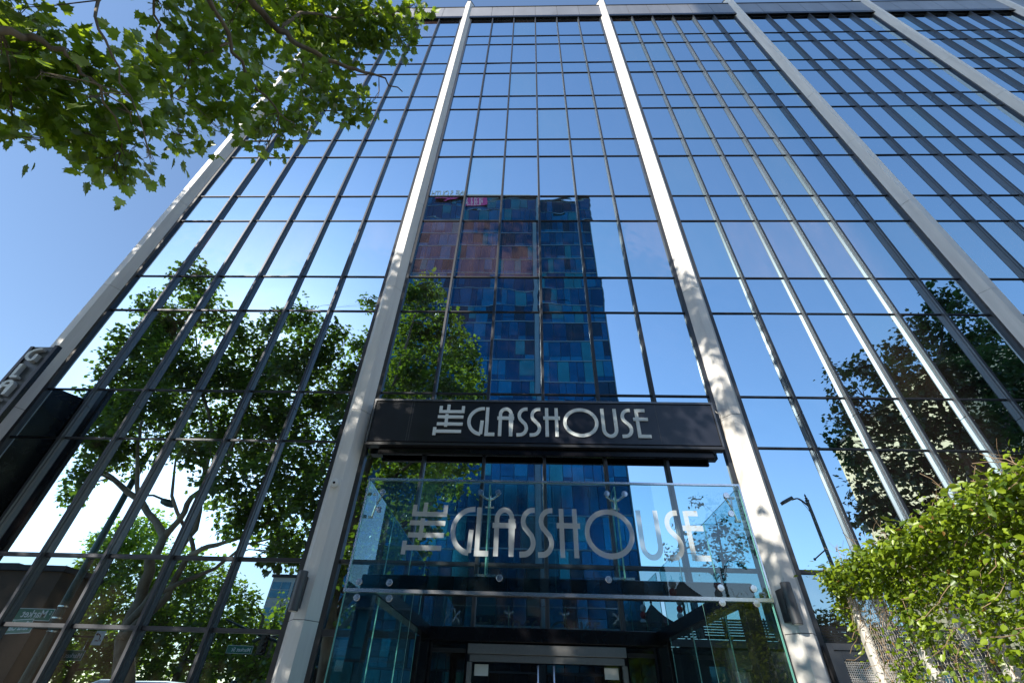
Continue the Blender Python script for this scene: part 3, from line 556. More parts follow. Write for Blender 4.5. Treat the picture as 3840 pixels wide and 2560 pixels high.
# doors set under the rear beam
dr = empty('entrance_door', 'steel framed glass double doors under the black beam of the entrance canopy', 'door')
bx('header', M['doorsteel'], (-.90, 1.64, -.30, -.145, 2.30, 2.44), dr, .006)
bx('header_trim', M['doorsteel'], (-.86, 1.60, -.27, -.145, 2.20, 2.295), dr)
for x in (-.90, 1.56): bx('door_frame', M['doorsteel'], (x, x+.08, -.26, -.145, 0, 2.195), dr)
for a, b in ((-.815, .355), (.36, 1.555)):
    mb = MB(); mb.box(a, b, -.20, -.17, .02, 2.19); d_ = mb.build('door_leaf', M['doorglass'], dr)
    hx = .23 if a < 0 else .48
    h = MB(); h.tube([(hx, -.29, .55), (hx, -.29, 2.17)], .018, 10); h.tube([(hx, -.29, .8), (hx, -.20, .8)], .012, 8); h.tube([(hx, -.29, 2.0), (hx, -.20, 2.0)], .012, 8)
    h.build('handle', M['steel'], d_, smooth=True)
for x in (-.78, 1.28): bx('notice', M['whitewall'], (x, x+.22, -.207, -.2025, 2.02, 2.17), dr)
for a, b in ((X0+.3, -.95), (1.69, X1-.3)):
    mb = MB(); mb.box(a, b, -.12, -.09, .02, 2.44); mb.build('sidelight', M['doorglass'], dr)
    mb = MB(); mb.box(a, b, -.15, -.125, 2.32, 2.38); mb.build('sidelight_rail', M['dark'], dr)
bx('jamb_infill', M['black'], (-3.5, X0+.1, -.03, .05, .0, 2.5), dr) if False else None
mb = MB()
for a, b in ((-3.5, X0-.02), (X1+.02, 4.29)): o_ = MB(); o_.box(a, b, -.02, .03, .1, 2.62); o_.build('entrance_side_glazing', M['lowglass'], bld)
for a, b in ((-3.5, X0-.02), (X1+.02, 4.29)):
    bx('transom', M['nose'], (a, b, -.06, .02, 2.50, 2.60), bld)
    bx('mullion', M['bronze'], ((a+b)/2-.03, (a+b)/2+.03, -.10, .02, .1, 2.49), bld)

# ================================================================ vertical blade sign on the left
bs = empty('blade_sign', 'tall narrow dark blade sign with stacked GLASSHOUSE letters standing off the leftmost pier', 'sign')
bx('sign_panel', M['bladeface'], (-11.50, -11.02, -.95, -.88, 3.2, 7.93), bs)
bx('side_trim', M['black'], (-11.58, -11.503, -.975, -.865, 3.17, 7.93), bs); bx('side_trim', M['black'], (-11.017, -10.93, -.975, -.865, 3.17, 7.97), bs)
mb = MB(); d_ = Vector((.44, -.62, 0)); n_ = d_.cross(Vector((0, 0, 1))).normalized()*.02; mb.obox(Vector((-12., -.245, 3.85))+d_/2, d_/2, n_, Vector((0, 0, 3.8))); mb.build('added_dark_fin', M['black'], bs)  # added fin, unseen from the front; darkens the glass reflection behind the sign
zz = 7.82
for ch in 'GLASSHOUSE':
    g, wd = GLY[ch]; mb = MB(); s_ = .36; sx = min(.34, .26/wd) if wd > .9 else .36
    sx = .31/wd if wd > .9 else .50*min(1, .62/wd)
    P_ = (lambda z_, wd_, sx_: (lambda u, v, w: (-11.27+(u-wd_/2)*sx_, -.951-w, z_-.36+v*.36)))(zz, wd, sx)
    for si, pl in enumerate(g): ribbon(mb, pl, .15, P_, .10, .002*si, 0, 1)
    mb.build('letter', [M['letter'], M['letterside']], bs); zz -= .445

# ================================================================ wall lights and camera on the piers
def sconce(x, label):
    r = empty('wall_light', label, 'wall light', 'cylinder lights on the piers')
    mb = MB(); mb.lathe([(.076, 0), (.082, .008), (.082, .60), (.076, .61)], (x, -.44, 2.80), (0, 0, 1), 28); mb.build('lamp_body', M['sconce'], r, smooth=False)
    bx('back_plate', M['dark'], (x-.055, x+.055, -.352, -.10, 2.86, 3.34), r)
    mb = MB(); mb.lathe([(.066, 0), (.066, .006)], (x, -.44, 2.793), (0, 0, 1), 24); mb.build('lens', M['lens'], r)
    return r
sconce(-3.86, 'dark cylindrical up and down light on the pier left of the glass canopy')
sconce(4.42, 'dark cylindrical up and down light on the pier right of the glass canopy')
sc = empty('security_camera', 'round white dome security camera on the pier left of the entrance', 'camera')
mb = MB(); mb.lathe([(.095, 0), (.095, .03), (.08, .05), (.04, .056)], (-3.80, -.305, 5.04), (0, -1, 0), 24); mb.build('base', M['white'], sc)
mb = MB(); mb.lathe([(.026, 0), (.022, .018), (.012, .027), (.002, .03)], (-3.80, -.358, 5.04), (0, -1, 0), 16); mb.build('lens', M['lensblack'], sc)
mb = MB(); mb.tube([(4.17, -.2, 6.95), (4.20, -.26, 6.80), (4.28, -.23, 6.78), (4.325, -.10, 6.7), (4.325, -.08, 6.3), (4.325, -.075, 3.8), (4.40, -.15, 3.72), (4.52, -.27, 3.72), (4.68, -.26, 3.73), (4.82, -.12, 3.74)], .009, 6)
mb.tube([(4.325, -.08, 3.8), (4.325, -.08, .3)], .008, 6)
tag(mb.build('wall_cable', M['post'], smooth=True), 'thin pale cable clipped down the pier right of the fascia sign', 'cable')

# ================================================================ gate beside the right pier
gt = empty('mesh_gate', 'dark grey steel framed gate with perforated infill right of the entrance pier', 'gate')
mb = MB(); mb.box(4.86, 4.95, -.26, -.15, 0, 2.58); mb.box(6.02, 6.11, -.26, -.15, 0, 2.58); mb.box(4.952, 6.018, -.26, -.15, 2.49, 2.58); mb.build('outer_frame', M['bronze'], gt)
mb = MB(); mb.box(4.955, 5.07, -.23, -.17, .05, 2.485); mb.box(5.90, 6.015, -.23, -.17, .05, 2.485); mb.box(5.072, 5.898, -.23, -.17, 2.36, 2.485); mb.box(5.072, 5.898, -.23, -.17, .05, .2); mb.build('leaf_frame', M['bronze'], gt)
mb = MB()
for i in range(28): mb.box(5.073+i*.03, 5.073+i*.03+.010, -.205, -.195, .2, 2.36)
for i in range(72): mb.box(5.073, 5.897, -.2035, -.1965, .205+i*.03, .215+i*.03)
mb.build('perforated_infill', M['post'], gt)

# ================================================================ vine screen at the right
A_, B_ = Vector((3.14, -4.08, 0)), Vector((2.74, -8.1, 0)); dirn = (B_-A_).normalized(); nrm = Vector((dirn.y, -dirn.x, 0))
if nrm.x > 0: nrm = -nrm
LEN = (B_-A_).length
scr = empty('wire_screen', 'tall pale steel screen of crimped wire mesh panels overgrown by a vine', 'fence')
posts = [0, .76, 1.53, 2.45, 3.35, LEN]
for s in posts:
    p = A_+dirn*s; mb = MB(); mb.obox(p+Vector((0, 0, 1.34)), dirn*.032, nrm*.03, Vector((0, 0, 1.34))); mb.build('post', M['post'], scr)
mb = MB(); mb.obox(A_+dirn*LEN/2+Vector((0, 0, 2.70)), dirn*(LEN/2+.05), nrm*.04, Vector((0, 0, .02))); mb.build('top_rail', M['post'], scr)
for q in range(len(posts)-1):
    a, b = posts[q]+.034, posts[q+1]-.034; mb = MB(); st = .036; nx = int((b-a)/st)
    for i in range(nx+1):
        s = a+(b-a)*i/nx; pts = []
        z = .25; j = 0
        while z < 2.68:
            pts.append(A_+dirn*(s+(.005 if j % 2 else -.005))+nrm*(.006 if j % 2 else -.006)+Vector((0, 0, z))); z += .026; j += 1
        mb.tube(pts, .0024, 3, cap=False)
    z = .27
    while z < 2.68:
        mb.tube([A_+dirn*a+Vector((0, 0, z)), A_+dirn*b+Vector((0, 0, z))], .0024, 3, cap=False); z += .038
    mb.build('mesh_panel', M['mesh'], scr)
vn = empty('climbing_vine', 'bright green climbing vine spilling over the wire screen', 'vine')
n = 23000
s = RNG.random(n)*LEN*1.02-.02; z = np.where(RNG.random(n) < .5, 2.76-np.abs(RNG.normal(size=n))*.4, 2.7-RNG.random(n)*1.5)
# patchy cover: keep leaves where a smooth field is high
def field(s, z): return (np.sin(s*2.3+1.7*np.sin(z*2.1))+np.sin(z*3.9+s*1.3+2)+.8*np.sin(s*5.1-z*4.3+.6)+.5*np.sin(s*9.7+z*7.7))
top = z > 2.58-.12*np.sin(s*3)
keep = (field(s, z) > RNG.normal(size=n)*.7-.22) | top
s, z = s[keep], z[keep]; n1 = len(s)
ofs = np.abs(RNG.normal(size=n1))*.06+.01+np.where(z > 2.55, RNG.normal(size=n1)*.09+.02, 0)
P1 = np.array(A_)[None]+s[:, None]*np.array(dirn)[None]+ofs[:, None]*np.array(nrm)[None]; P1[:, 2] = z
n2 = 3400; s2 = RNG.random(n2)*(LEN+.2)-.06; P2 = np.array(A_)[None]+s2[:, None]*np.array(dirn)[None]+(RNG.normal(size=n2)*.13)[:, None]*np.array(nrm)[None]
P2[:, 2] = 2.66+np.abs(RNG.normal(size=n2))*.048*(1+.6*np.sin(s2*4.1)+.4*np.sin(s2*9+1))
n3 = 750; s3 = -np.abs(RNG.normal(size=n3))*.06; P3 = np.array(A_)[None]+s3[:, None]*np.array(dirn)[None]+(RNG.normal(size=n3)*.07)[:, None]*np.array(nrm)[None]; P3[:, 2] = 2.72-np.abs(RNG.normal(size=n3))*.28
PV = np.concatenate([P1, P2, P3]); nv = len(PV)
DV = RNG.normal(size=(nv, 3))*.55+np.array(nrm)*.8+np.array([0, 0, -.45]); DV[len(P1):, 2] += .35
SV = .018+.042*RNG.random(nv)**1.3; TV = np.clip(RNG.normal(size=nv)*.32+.55, 0, 1)
leaves('foliage', PV, DV, SV, TV, OVAL, M['vine'], vn, fold=.28, flat=.8)
q_ = RNG.choice(len(P1), 520, replace=False)
leaves('dead_leaves', P1[q_]-np.array(nrm)[None]*.01, RNG.normal(size=(520, 3))+np.array([0, 0, -.6]), .016+.03*RNG.random(520), RNG.random(520), OVAL, M['deadleaf'], vn, fold=.45, flat=1.2)
mb = MB()
for i in range(900):
    s_ = random.random()*LEN; z_ = random.choice([random.uniform(2.3, 2.8), random.uniform(.6, 2.75)]); p = A_+dirn*s_+nrm*random.uniform(-.02, .05)+Vector((0, 0, z_))
    pts = [p]; d = Vector((random.gauss(0, .1), random.gauss(0, 1), random.gauss(-.5, .8))).normalized()
    for k in range(5):
        d = (d+Vector((random.gauss(0, .12), random.gauss(0, .35), random.gauss(-.08, .35)))).normalized(); p = p+d*.07; pts.append(p)
    mb.tube(pts, random.uniform(.0012, .003), 4, cap=False)
for i in range(22):
    s_ = random.random()*LEN; p = A_+dirn*s_+Vector((0, 0, 2.78)); pts = [p]; d = Vector((random.gauss(-.2, .3), random.gauss(0, .5), 1)).normalized()
    for k in range(4): d = (d+Vector((random.gauss(0, .2), random.gauss(0, .3), -.12))).normalized(); p = p+d*.06; pts.append(p)
    mb.tube(pts, .0012, 4, cap=False)
mb.build('dry_stems', M['twig'], vn)

# ================================================================ trees
G_ = 'plane trees along the pavement'
tree('plane_tree', 'big plane tree reflected across the left bays, its trunk forking above the kerb', T1C, T1L, .18, 5.2, M['leafR'], STAR, G_)
t2 = tree('plane_tree', 'plane tree beside the entrance whose branches hang over the top left of the view', T2C, T2L, .18, 4.0, M['leafR'], STAR, G_)
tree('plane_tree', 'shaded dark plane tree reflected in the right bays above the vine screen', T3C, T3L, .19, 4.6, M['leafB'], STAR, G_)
# the low limbs of the second tree that reach over the pavement
mb = MB()
for l in NL:
    pts = []; rad = []
    for i in range(len(l)-1):
        a, b = Vector(l[i][:3]), Vector(l[i+1][:3])
        for s_ in (0, .25, .5, .75):
            pts.append(a.lerp(b, s_)+Vector([random.gauss(0, 1) for _ in range(3)])*(.018 if s_ else .0)); rad.append(l[i][3]*(1-s_)+l[i+1][3]*s_)
    pts.append(Vector(l[-1][:3])); rad.append(l[-1][3]); mb.tube(pts, rad, 7)
for src, z0 in ((0, 4.6), (1, 3.6), (2, 4.2), (4, 5.0), (7, 4.4)):
    a = Vector(NL[src][0][:3]); t0 = Vector((-6.85+.0*z0, -9.8, z0)); mb.tube([t0, t0.lerp(a, .5)+Vector((0, 0, .25)), a], [.09, .075, NL[src][0][3]], 8)
nodes = [Vector(p[:3]) for l in NL for p in l]
for (x, y, z, r) in NC:
    c = Vector((x, y, z)); p = min(nodes, key=lambda q: (q-c).length)
    mb.tube([p, p.lerp(c, .5)+Vector((random.gauss(0, .04), random.gauss(0, .04), .05)), c], [.006, .005, .003], 5)
    for k in range(5):
        d = Vector(RNG.normal(size=3)).normalized(); mb.tube([c.lerp(p, .4*random.random()), c+d*r*.5, c+d*r*.95+Vector((0, 0, -.03))], [.0035, .0025, .001], 4, cap=False)
mb.build('low_limbs', M['bark'], t2, smooth=True)
P, D, S, T = crown_points(NC, .108, 3.6, .45, .95)
leaves('low_foliage', P, D, S, T, MAPLE, M['leafA'], t2, fold=.14, flat=.5)
FG = 'trees across the street'
far_lab = {'F1': 'broad tree across the street, reflected left of the big trunk', 'F2': 'wide tree across the street, reflected right of the big trunk',
           'F3': 'small rounded tree across the street in front of the pale office block', 'F4': 'slim tree across the street beside the pale office block'}
for k_, c_ in (('F1', F1C), ('F2', F2C), ('F3', F3C), ('F4', F4C)):
    cx = sum(q[0] for q in c_)/len(c_); cyy = -33
    tree('street_tree', far_lab[k_], c_, [[(cx, cyy, 1.2, .3), (cx+.3, cyy, 4, .2), (cx+.2, cyy, 7, .1)]], .30, 3.6, M['leafA'], OVAL if k_ == 'x' else STAR, FG)
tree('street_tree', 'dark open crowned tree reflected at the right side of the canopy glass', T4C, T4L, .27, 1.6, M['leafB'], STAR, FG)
# low greenery on the terrace
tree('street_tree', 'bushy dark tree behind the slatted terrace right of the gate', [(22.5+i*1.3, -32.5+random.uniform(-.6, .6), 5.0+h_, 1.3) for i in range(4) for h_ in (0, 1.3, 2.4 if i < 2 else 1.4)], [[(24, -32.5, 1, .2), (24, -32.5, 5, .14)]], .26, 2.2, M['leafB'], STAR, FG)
# ================================================================ tower behind the camera
tw = empty('residential_tower', 'tall blue glass tower with patchwork panes reflected in the centre bay', 'tower')
TX0, TX1, TY = -19.6, 11.1, -38.5
mb = MB(); mb.box(TX0, TX1, TY-26, TY-.2, 0, 73.9); mb.build('wall', M['twframe'], tw)
FP = 3.3; nf = 22
wins = []; slabs = MB(); fins = MB()
for fl in range(nf):
    z0 = 73.4-(fl+1)*FP
    if z0 < .2: continue
    for (xa, xb) in ((TX0+.2, 1.25), (1.95, TX1-.15)):
        x = xa
        while x < xb-.5:
            w_ = random.choice([.85, 1.0, 1.25, 1.5, 1.7]); w_ = min(w_, xb-x)
            if xb-(x+w_) < .6: w_ = xb-x
            wins.append((x+.03, x+w_-.03, z0+.10, z0+FP-.07)); x += w_
    slabs.box(TX0, TX1, TY-.18, TY+.055, z0-.06, z0+.08)
slabs.build('floor_edges', M['twframe'], tw)
fins.box(1.30, 1.9, TY-.18, TY+.28, 0, 73.9); fins.box(TX0, TX0+.16, TY-.18, TY+.12, 0, 73.9); fins.box(TX1-.12, TX1, TY-.18, TY+.12, 0, 73.9); fins.build('pilaster', M['twframe'], tw)
rest = MB(); shown = [w_ for w_ in wins if -14 < w_[0] < 11.1 and w_[2] > 18]
random.shuffle(shown); top100 = set(sorted(shown, key=lambda w_: w_[2])[:99])
TM = [M['tw%d' % i] for i in range(5)]+[M['twframe']]
for w_ in wins:
    a, b, z0, z1 = w_; mi = random.choices([0, 1, 2, 3, 4], [30, 30, 16, 12, 14])[0]
    t = random.random(); mb = MB() if w_ in top100 else rest; mi2 = random.choice([0, 1, 2]); ty = random.gauss(0, .012)
    def pl(x0, x1, za, zb, k, e=0.):
        mb.add([(x0, TY+e+ty, za), (x1, TY+e-ty, za), (x1, TY+e-ty, zb), (x0, TY+e+ty, zb), (x0, TY-.15, za), (x1, TY-.15, za), (x1, TY-.15, zb), (x0, TY-.15, zb)], [(1, 0, 3, 2), (4, 5, 6, 7), (0, 4, 7, 3), (5, 1, 2, 6), (3, 7, 6, 2), (0, 1, 5, 4)], k)
    if t < .4: pl(a, b, z0, z1, mi)
    elif t < .8: pl(a, b, z0+.75, z1, mi); pl(a, b, z0, z0+.70, mi2)
    else: pl(a, b, z0+1.5, z1, mi); pl(a, b, z0+.72, z0+1.46, mi, .03); pl(a, b, z0, z0+.68, mi2)
    if mb is not rest: mb.build('window', TM, tw)
o = rest.build('windows', TM, tw); o['kind'] = 'stuff'
mb = MB(); mb.box(TX0, TX1, TY-26, TY+.1, 73.91, 74.1); mb.build('roof_edge', M['twframe'], tw)
mb = MB(); mb.box(-19, .56, TY-3, TY-.6, 75.0, 75.7)
for i in range(9): mb.box(-18.6+i*2.3, -18.45+i*2.3, TY-1, TY-.85, 74.1, 75.0)
mb.build('roof_frame', M['whitewall'], tw)
rs = empty('rooftop_sign', 'pale ONE SOUTH letters standing on the roof edge of the blue tower', 'sign')
rot = Matrix(((-1, 0, 0, 0), (0, 0, 1, 0), (0, 1, 0, 0), (0, 0, 0, 1)))
x = -10.9
for ch in 'ONE SOUTH':
    if ch != ' ': text_mesh('letter', ch, 2.35, M['whitewall'], rs, Matrix.Translation((x, TY+.25, 74.15)) @ rot @ Matrix.Scale(.52, 4, (1, 0, 0)), .08, .02)
    x -= .52*{'O': 1.78, 'N': 1.62, 'E': 1.42, ' ': .55, 'S': 1.45, 'U': 1.6, 'T': 1.35, 'H': 1.6}[ch]
bn = empty('rooftop_banner', 'magenta banner with white script hung at the top of the blue tower', 'banner')
bx('cloth', M['magenta'], (-16.4, -7.2, TY+.30, TY+.34, 71.7, 73.75), bn)
mb = MB()
for row, (zc, h_) in enumerate(((73.25, .32), (72.6, .42), (72.05, .22))):
    x = -7.6-row*.3
    while x > -16.0:
        n_ = random.randint(5, 8); pts = []
        for k in range(n_): pts.append((x-k*.09-random.random()*.05, TY+.36, zc+math.sin(k*1.9+random.random())*h_))
        mb.tube(pts, .035, 4); x -= n_*.09+random.uniform(.08, .35)
mb.build('script_writing', M['signwhite'], bn)

# ================================================================ other buildings across the street
def block(name, label, x0, x1, y0, y1, h, wall, win, nx, nz, cat='building', wm=.7, hm=.6, z00=0.):
    r = empty(name, label, cat); mb = MB(); mb.box(x0, x1, y0, y1, 0, h); mb.build('wall', wall, r)
    bx('roof', M['roof'], (x0-.2, x1+.2, y0-.2, y1+.2, h+.002, h+.35), r)
    if nx:
        cw = (x1-x0)/nx; ch = (h-z00)/nz; cnt = 0
        for i in range(nx):
            for j in range(nz):
                a = x0+cw*(i+.5-wm/2); b = x0+cw*(i+.5+wm/2); c = z00+ch*(j+.5-hm/2); d = z00+ch*(j+.5+hm/2)
                w_ = MB(); w_.box(a, b, y1-.02, y1+.05, c, d); f = w_.build('window', win, r); cnt += 1
                g = MB(); g.box(a-.05, b+.05, y1+.002, y1+.09, (c+d)/2-.04, (c+d)/2+.04); g.box((a+b)/2-.04, (a+b)/2+.04, y1+.003, y1+.085, c, (c+d)/2-.042); g.box((a+b)/2-.04, (a+b)/2+.04, y1+.003, y1+.085, (c+d)/2+.042, d); g.build('frame', wall, f)
    return r
block('office_block', 'pale office block with teal ribbon windows reflected beside the left canopy pier', -34.2, -20, -75, -60, 15.1, M['whitewall'], M['winblue'], 5, 5, wm=.86, hm=.62)
block('brick_shop', 'low brown rendered building with dark cornice reflected at the bottom left', -70, -32.3, -29, -25.2, 8.3, M['brown'], M['roof'], 6, 1, wm=.4, hm=.3)
block('apartment_block', 'beige apartment block with balconies reflected behind the low brown building', -100, -63, -55, -52, 14, M['beige'], M['winblue'], 12, 6, wm=.5, hm=.5)
cb = block('siding_building', 'tall cream building with grooved siding reflected behind the dark tree', 39.5, 70, -46, -24.5, 28.5, M['cream'], M['winblue'], 0, 0)
mb = MB()
for i in range(56): mb.box(39.6+i*.54, 39.64+i*.54, -24.5, -24.46, 0, 28.4)
mb.build('siding_battens', M['beige'], cb)
tb = block('terrace_building', 'low dark building carrying a slatted roof terrace across the street', 12.2, 36, -37, -29.5, 5.4, M['dark'], M['winblue'], 7, 1, wm=.7, hm=.6)
tr = empty('terrace_railing', 'dark slatted railing along the roof terrace of the low building', 'railing')
mb = MB()
for i in range(11): mb.box(7.0, 34.0, -29.44, -29.40, 5.05+i*.17, 5.05+i*.17+.135)
mb.build('slats', M['dark'], tr)
mb = MB()
for i in range(19): mb.box(7.0+i*1.5, 7.1+i*1.5, -29.50, -29.445, 4.4, 7.0)
mb.build('rail_posts', M['dark'], tr)
mb = MB(); mb.box(7, 12.19, -37, -29.51, 0, 4.9); mb.build('plinth', M['dark'], tr)
pv = empty('terrace_pavilion', 'dark pavilion with a curved pointed roof on the slatted terrace', 'pavilion')
mb = MB(); cx_, cy_, zt = 10.1, -31.6, 8.35
rings = []
for k in range(7):
    u = k/6; hw = .08+1.95*u**1.0; zz_ = zt-1.55*(1-(1-u)**1.9)
    rings.append([(cx_+sx*hw, cy_+sy*hw, zz_+(.0)) for sx, sy in ((-1, -1), (1, -1), (1, 1), (-1, 1))])
v = [p for r_ in rings for p in r_]; f = [(i*4+j, i*4+(j+1) % 4, (i+1)*4+(j+1) % 4, (i+1)*4+j) for i in range(6) for j in range(4)]+[(3, 2, 1, 0)]
v += [(x, y, z-.1) for x, y, z in rings[-1]]; f += [(24+j, 24+(j+1) % 4, 28+(j+1) % 4, 28+j) for j in range(4)]+[(28, 29, 30, 31)]
mb.add(v, f); mb.build('roof', M['roof'], pv)
mb = MB(); mb.lathe([(.09, 0), (.06, .12), (.11, .2), (.03, .32), (.008, .5)], (cx_, cy_, zt-.03), n=8); mb.build('finial', M['roof'], pv)
for sx in (-1, 1):
    for sy in (-1, 1): mb = MB(); mb.box(cx_+sx*1.6-.06, cx_+sx*1.6+.06, cy_+sy*1.6-.06, cy_+sy*1.6+.06, 4.9, 6.85); mb.build('post', M['roof'], pv)
for x_, nm, z_ in ((11.9, 'four lanterns strung right of the dark pavilion', 8.35), (9.1, 'four lanterns strung left of the dark pavilion', 7.9)):
    ln = empty('paper_lanterns', nm, 'lanterns', 'strings of round paper lanterns')
    for k, mm in enumerate(('lantern_white', 'lantern_red', 'lantern_white', 'lantern_red')):
        mb = MB(); mb.lathe([(.02, -.26), (.15, -.2), (.22, -.08), (.22, .08), (.15, .2), (.02, .26)], (x_-.06*k, -30.2, z_-k*.46), n=14); mb.build('lantern', M[mm], ln, smooth=True)
    mb = MB(); mb.tube([(x_, -30.2, z_+.5), (x_-.18, -30.2, z_-1.7)], .015, 5); mb.tube([(x_, -30.2, 6.6), (x_, -30.2, z_+.5)], .02, 5); mb.build('cord', M['roof'], ln)
pm = empty('palm', 'spiky palm on the terrace right of the gate', 'palm')
mb = MB(); mb.tube([(25.3, -32, 0), (25.3, -32, 8.2)], [.16, .13], 8); mb.build('trunk', M['bark'], pm)
mb = MB()
for k in range(90):
    d = Vector(RNG.normal(size=3)); d.z = abs(d.z)*.9-.35; d.normalize(); s_ = d.cross(Vector((0, 0, 1))).normalized()*.05; c = Vector((25.3, -32, 8.2)); e = c+d*1.25; m_ = c+d*.6
    mb.add([c, m_+s_, e+Vector((0, 0, -.1)), m_-s_, m_+Vector((0, 0, .03))], [(0, 1, 4), (1, 2, 4), (2, 3, 4), (3, 0, 4)])
mb.build('fronds', M['leafB'], pm)

# ================================================================ street furniture
def street_lamp(name, label, x, y, h, armlen, side, group, q=1.):
    r = empty(name, label, 'street lamp', group)
    mb = MB(); mb.lathe([(r_*q, z_) for r_, z_ in [(.24, 0), (.24, .25), (.15, .4), (.11, 1.2), (.095, h*.6), (.08, h-.2), (.11, h-.15), (.11, h-.1), (.05, h), (.08, h+.08), (.02, h+.2), (.06, h+.26), (.005, h+.45)]], (x, y, -.1), n=12); mb.build('pole', M['pole'], r)
    pts = [(x+side*armlen*u, y, h-.75+.72*math.sin(min(1, u*1.35)*math.pi/2)-.35*max(0, u-.6)) for u in [i/10 for i in range(11)]]
    mb = MB(); mb.tube(pts, [.05*q]*6+[.04*q]*5, 8); mb.tube([(x, y, h-1.5), (x+side*armlen*.22, y, h-.75), (x+side*armlen*.45, y, h-.2)], .02, 6); mb.build('arm', M['pole'], r, smooth=True)
    e = Vector(pts[-1]); mb = MB(); mb.obox(e+Vector((side*.30*q, 0, -.10)), Vector((side*.32*q, 0, -.16*q)), Vector((0, .15*q, 0)), Vector((side*.03*q, 0, .08*q))); o = mb.build('lamp_head', M['signwhite'] if False else M['pole'], r, bevel=.05)
    mb = MB(); mb.obox(e+Vector((side*.31, 0, -.175)), Vector((side*.24, 0, -.12)), Vector((0, .10, 0)), Vector((.01, 0, .02))); mb.build('lens', M['lens'], r)
    return r
SL = 'street lamps across the street'
a = street_lamp('street_lamp', 'dark curved arm street lamp reflected in the bay right of the entrance', 22.5, -27.8, 15.6, 1.15, -1, SL, 1.5)
mb = MB(); mb.tube([(22.5, -27.8, 11.7), (21.4, -27.8, 11.0)], .045, 8); mb.lathe([(.09, -.05), (.09, .05)], (21.4, -27.8, 11.0), (1, 0, 0), 10); mb.build('banner_arm', M['pole'], a)
street_lamp('street_lamp', 'small curved arm street lamp reflected beside the left wall light', -16.0, -27.8, 5.3, 1.9, -1, SL)
street_lamp('street_lamp', 'small curved arm street lamp reflected in the canopy above the pavilion', 11.6, -28.4, 8.9, .9, 1, SL)
tp = empty('traffic_signal_pole', 'tall dark green signal pole with two green street name signs reflected at far left', 'signal pole')
mb = MB(); mb.lathe([(.3, 0), (.3, .3), (.17, .5), (.155, 4), (.12, 11.3), (.06, 11.45)], (-18.55, -11.5, -.12), n=14); mb.build('pole', M['pole'], tp, smooth=False)
mb = MB(); mb.tube([(-18.5, -11.5, 8.9), (-17.3, -11.5, 8.95), (-16.7, -11.5, 8.75)], .05, 8); mb.build('arm', M['pole'], tp)
mb = MB(); mb.lathe([(.05, -.4), (.14, -.3), (.17, 0), (.14, .3), (.05, .4)], (-16.4, -11.5, 8.6), (1, 0, -.3), 12); mb.build('lamp_head', M['pole'], tp, smooth=True)
mb = MB()
for z_ in (3.55, 3.95, 4.35): mb.lathe([(.172, 0), (.172, .05)], (-18.55, -11.5, z_), n=16)
mb.build('steel_band', M['steel'], tp)
def plate(parent, c, ang, w_, h_, txt, size, small='', m='signgreen'):
    """sign plate whose readable face looks towards +Y when ang = 0"""
    rz = Matrix.Rotation(ang, 4, 'Z'); T_ = Matrix.Translation(c)
    mb = MB(); mb.box(-w_/2, w_/2, -.012, .012, 0, h_); o = mb.build('sign_plate', M['signwhite'], parent); o.data.transform(T_ @ rz)
    mb = MB(); mb.box(-w_/2+.02, w_/2-.02, .0125, .016, .02, h_-.02); q = mb.build('sign_face', M[m], o); q.data.transform(T_ @ rz)
    text_mesh('wording', txt, size, M['signwhite'] if m == 'signgreen' else M['black'], o, T_ @ rz @ Matrix.Translation((w_/2-(.22 if small else .10), .020, h_*.27)) @ rot, .002, .004)
    if small: text_mesh('wording', small, size*.5, M['signwhite'], o, T_ @ rz @ Matrix.Translation((w_/2-.06, .020, h_*.5)) @ rot, .002)
    return o
plate(tp, (-19.62, -11.46, 3.86), 0., 1.75, .42, 'Market', .36, 'S')
plate(tp, (-19.50, -11.0, 3.42), R(22), 1.85, .42, 'Santa Clara', .34, 'W')
ms = empty('mast_arm_signal', 'traffic arm with Market St and right turn signs reflected at bottom left', 'traffic signal')
mb = MB(); mb.lathe([(.2, 0), (.16, .4), (.12, 6.2)], (-36.5, -30, -.1), n=12); mb.build('pole', M['pole'], ms)
mb = MB(); mb.tube([(-36.5, -30, 5.1), (-30.4, -30, 5.0)], [.09, .06], 8); mb.build('arm', M['pole'], ms)
mb = MB(); mb.tube([(-33.1, -30, 4.98), (-33.1, -29.98, 4.2)], .02, 6); mb.tube([(-31.8, -30, 4.98), (-31.8, -29.98, 4.2)], .02, 6); mb.build('hanger', M['steel'], ms)
plate(ms, (-32.4, -29.9, 3.55), 0, 1.85, .62, 'Market St', .42)
o = plate(ms, (-31.0, -29.9, 4.5), 0, .75, .9, 'R Lane', .17, '', 'signwhite')
mb = MB(); mb.tube([(-30.88, -29.87, 4.82), (-30.9, -29.87, 5.05), (-31.05, -29.87, 5.18), (-31.2, -29.87, 5.18)], .035, 5); mb.add([(-31.18, -29.865, 5.28), (-31.18, -29.865, 5.08), (-31.32, -29.865, 5.18), (-31.18, -29.88, 5.28), (-31.18, -29.88, 5.08), (-31.32, -29.88, 5.18)], [(0, 1, 2), (5, 4, 3), (0, 3, 4, 1), (1, 4, 5, 2), (2, 5, 3, 0)]); mb.build('arrow', M['black'], o)
m2 = empty('mast_arm_signal', 'overhead traffic arm with a signal head and green sign reflected left of the pier', 'traffic signal')
mb = MB(); mb.lathe([(.2, 0), (.16, .4), (.12, 5.2)], (-14.2, -24.6, -.1), n=12); mb.build('pole', M['pole'], m2)
mb = MB(); mb.tube([(-14.2, -24.6, 4.3), (-16.4, -24.3, 4.9), (-18.6, -24, 5.65)], [.10, .08, .05], 8); mb.build('arm', M['pole'], m2)
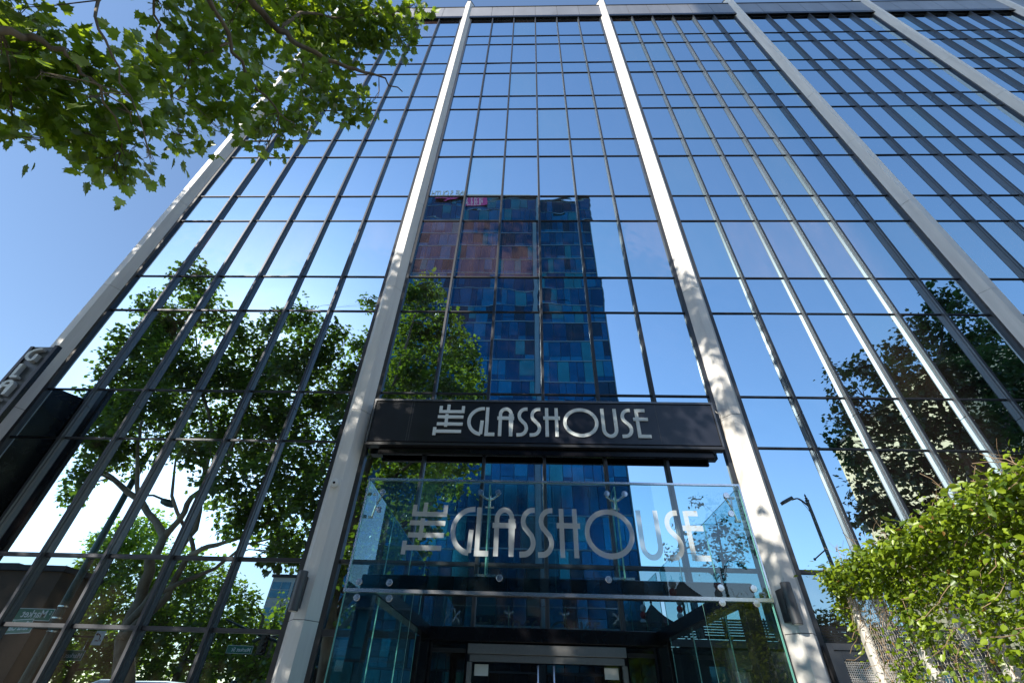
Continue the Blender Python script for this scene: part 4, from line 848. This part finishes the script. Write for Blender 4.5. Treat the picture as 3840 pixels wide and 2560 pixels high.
mb = MB(); mb.box(-16.1, -15.7, -24.1, -23.8, 3.85, 4.95); sh = mb.build('signal_head', M['black'], m2, bevel=.03)
for k in range(3): mb = MB(); mb.lathe([(.12, 0), (.12, .12)], (-15.9, -23.8, 4.08+k*.33), (0, 1, 0), 14); mb.build('visor', M['black'], sh)
plate(m2, (-17.3, -24.05, 3.9), R(-8), 1.5, .42, 'Market St', .28)
# white van at the kerb and two ball topped bollards
vn_ = empty('white_van', 'white van parked at the kerb, only its roof reflected at the bottom left', 'van')
mb = MB(); prof = [(-2.6, .35), (-2.6, 1.1), (-2.35, 1.25), (-1.75, 1.95), (-1.3, 2.12), (1.0, 2.17), (2.3, 2.08), (2.55, 1.7), (2.6, .35)]
yy = [-13.6, -13.45, -11.95, -11.8]; n_ = len(prof)
v = []
for j, y_ in enumerate(yy):
    for (x_, z_) in prof: v.append((-14.6+x_, y_, z_-(.10 if (j in (0, 3) and z_ > 1.4) else 0)))
f = [(j*n_+i, j*n_+i+1, (j+1)*n_+i+1, (j+1)*n_+i) for j in range(3) for i in range(n_-1)]+[tuple(range(n_-1, -1, -1)), tuple(3*n_+i for i in range(n_))]+[(n_-1, 0, n_, 2*n_-1), (2*n_-1, n_, 2*n_, 3*n_-1), (3*n_-1, 2*n_, 3*n_, 4*n_-1)]
mb.add(v, f); mb.build('body', M['carwhite'], vn_, bevel=.06)
for y_ in (-13.615, -11.80): mb = MB(); mb.box(-16.1, -15.2, y_, y_+.015, 1.25, 1.8); mb.box(-15.1, -13.0, y_, y_+.015, 1.25, 1.8); mb.build('side_windows', M['carglass'], vn_)
for x_ in (-16.3, -13.0):
    for y_ in (-13.62, -11.98): mb = MB(); mb.lathe([(.36, 0), (.36, .2)], (x_, y_, .22), (0, 1, 0), 20); mb.build('wheel', M['rubber'], vn_)
for x_ in (-13.55, -11.95):
    b_ = empty('bollard', 'ball topped post reflected above the van roof, ' + ('left' if x_ < -13 else 'right') + ' of the pair', 'post', 'ball topped posts')
    mb = MB(); mb.lathe([(.10, 0), (.06, .3), (.05, 2.1), (.085, 2.14), (.05, 2.18)], (x_, -14.2, -.1), n=12); mb.build('shaft', M['pole'], b_)
    mb = MB(); mb.lathe([(.03, -.13), (.1, -.08), (.13, 0), (.1, .08), (.03, .13)], (x_, -14.2, 2.20), n=14); mb.build('ball', M['pole'], b_, smooth=True)
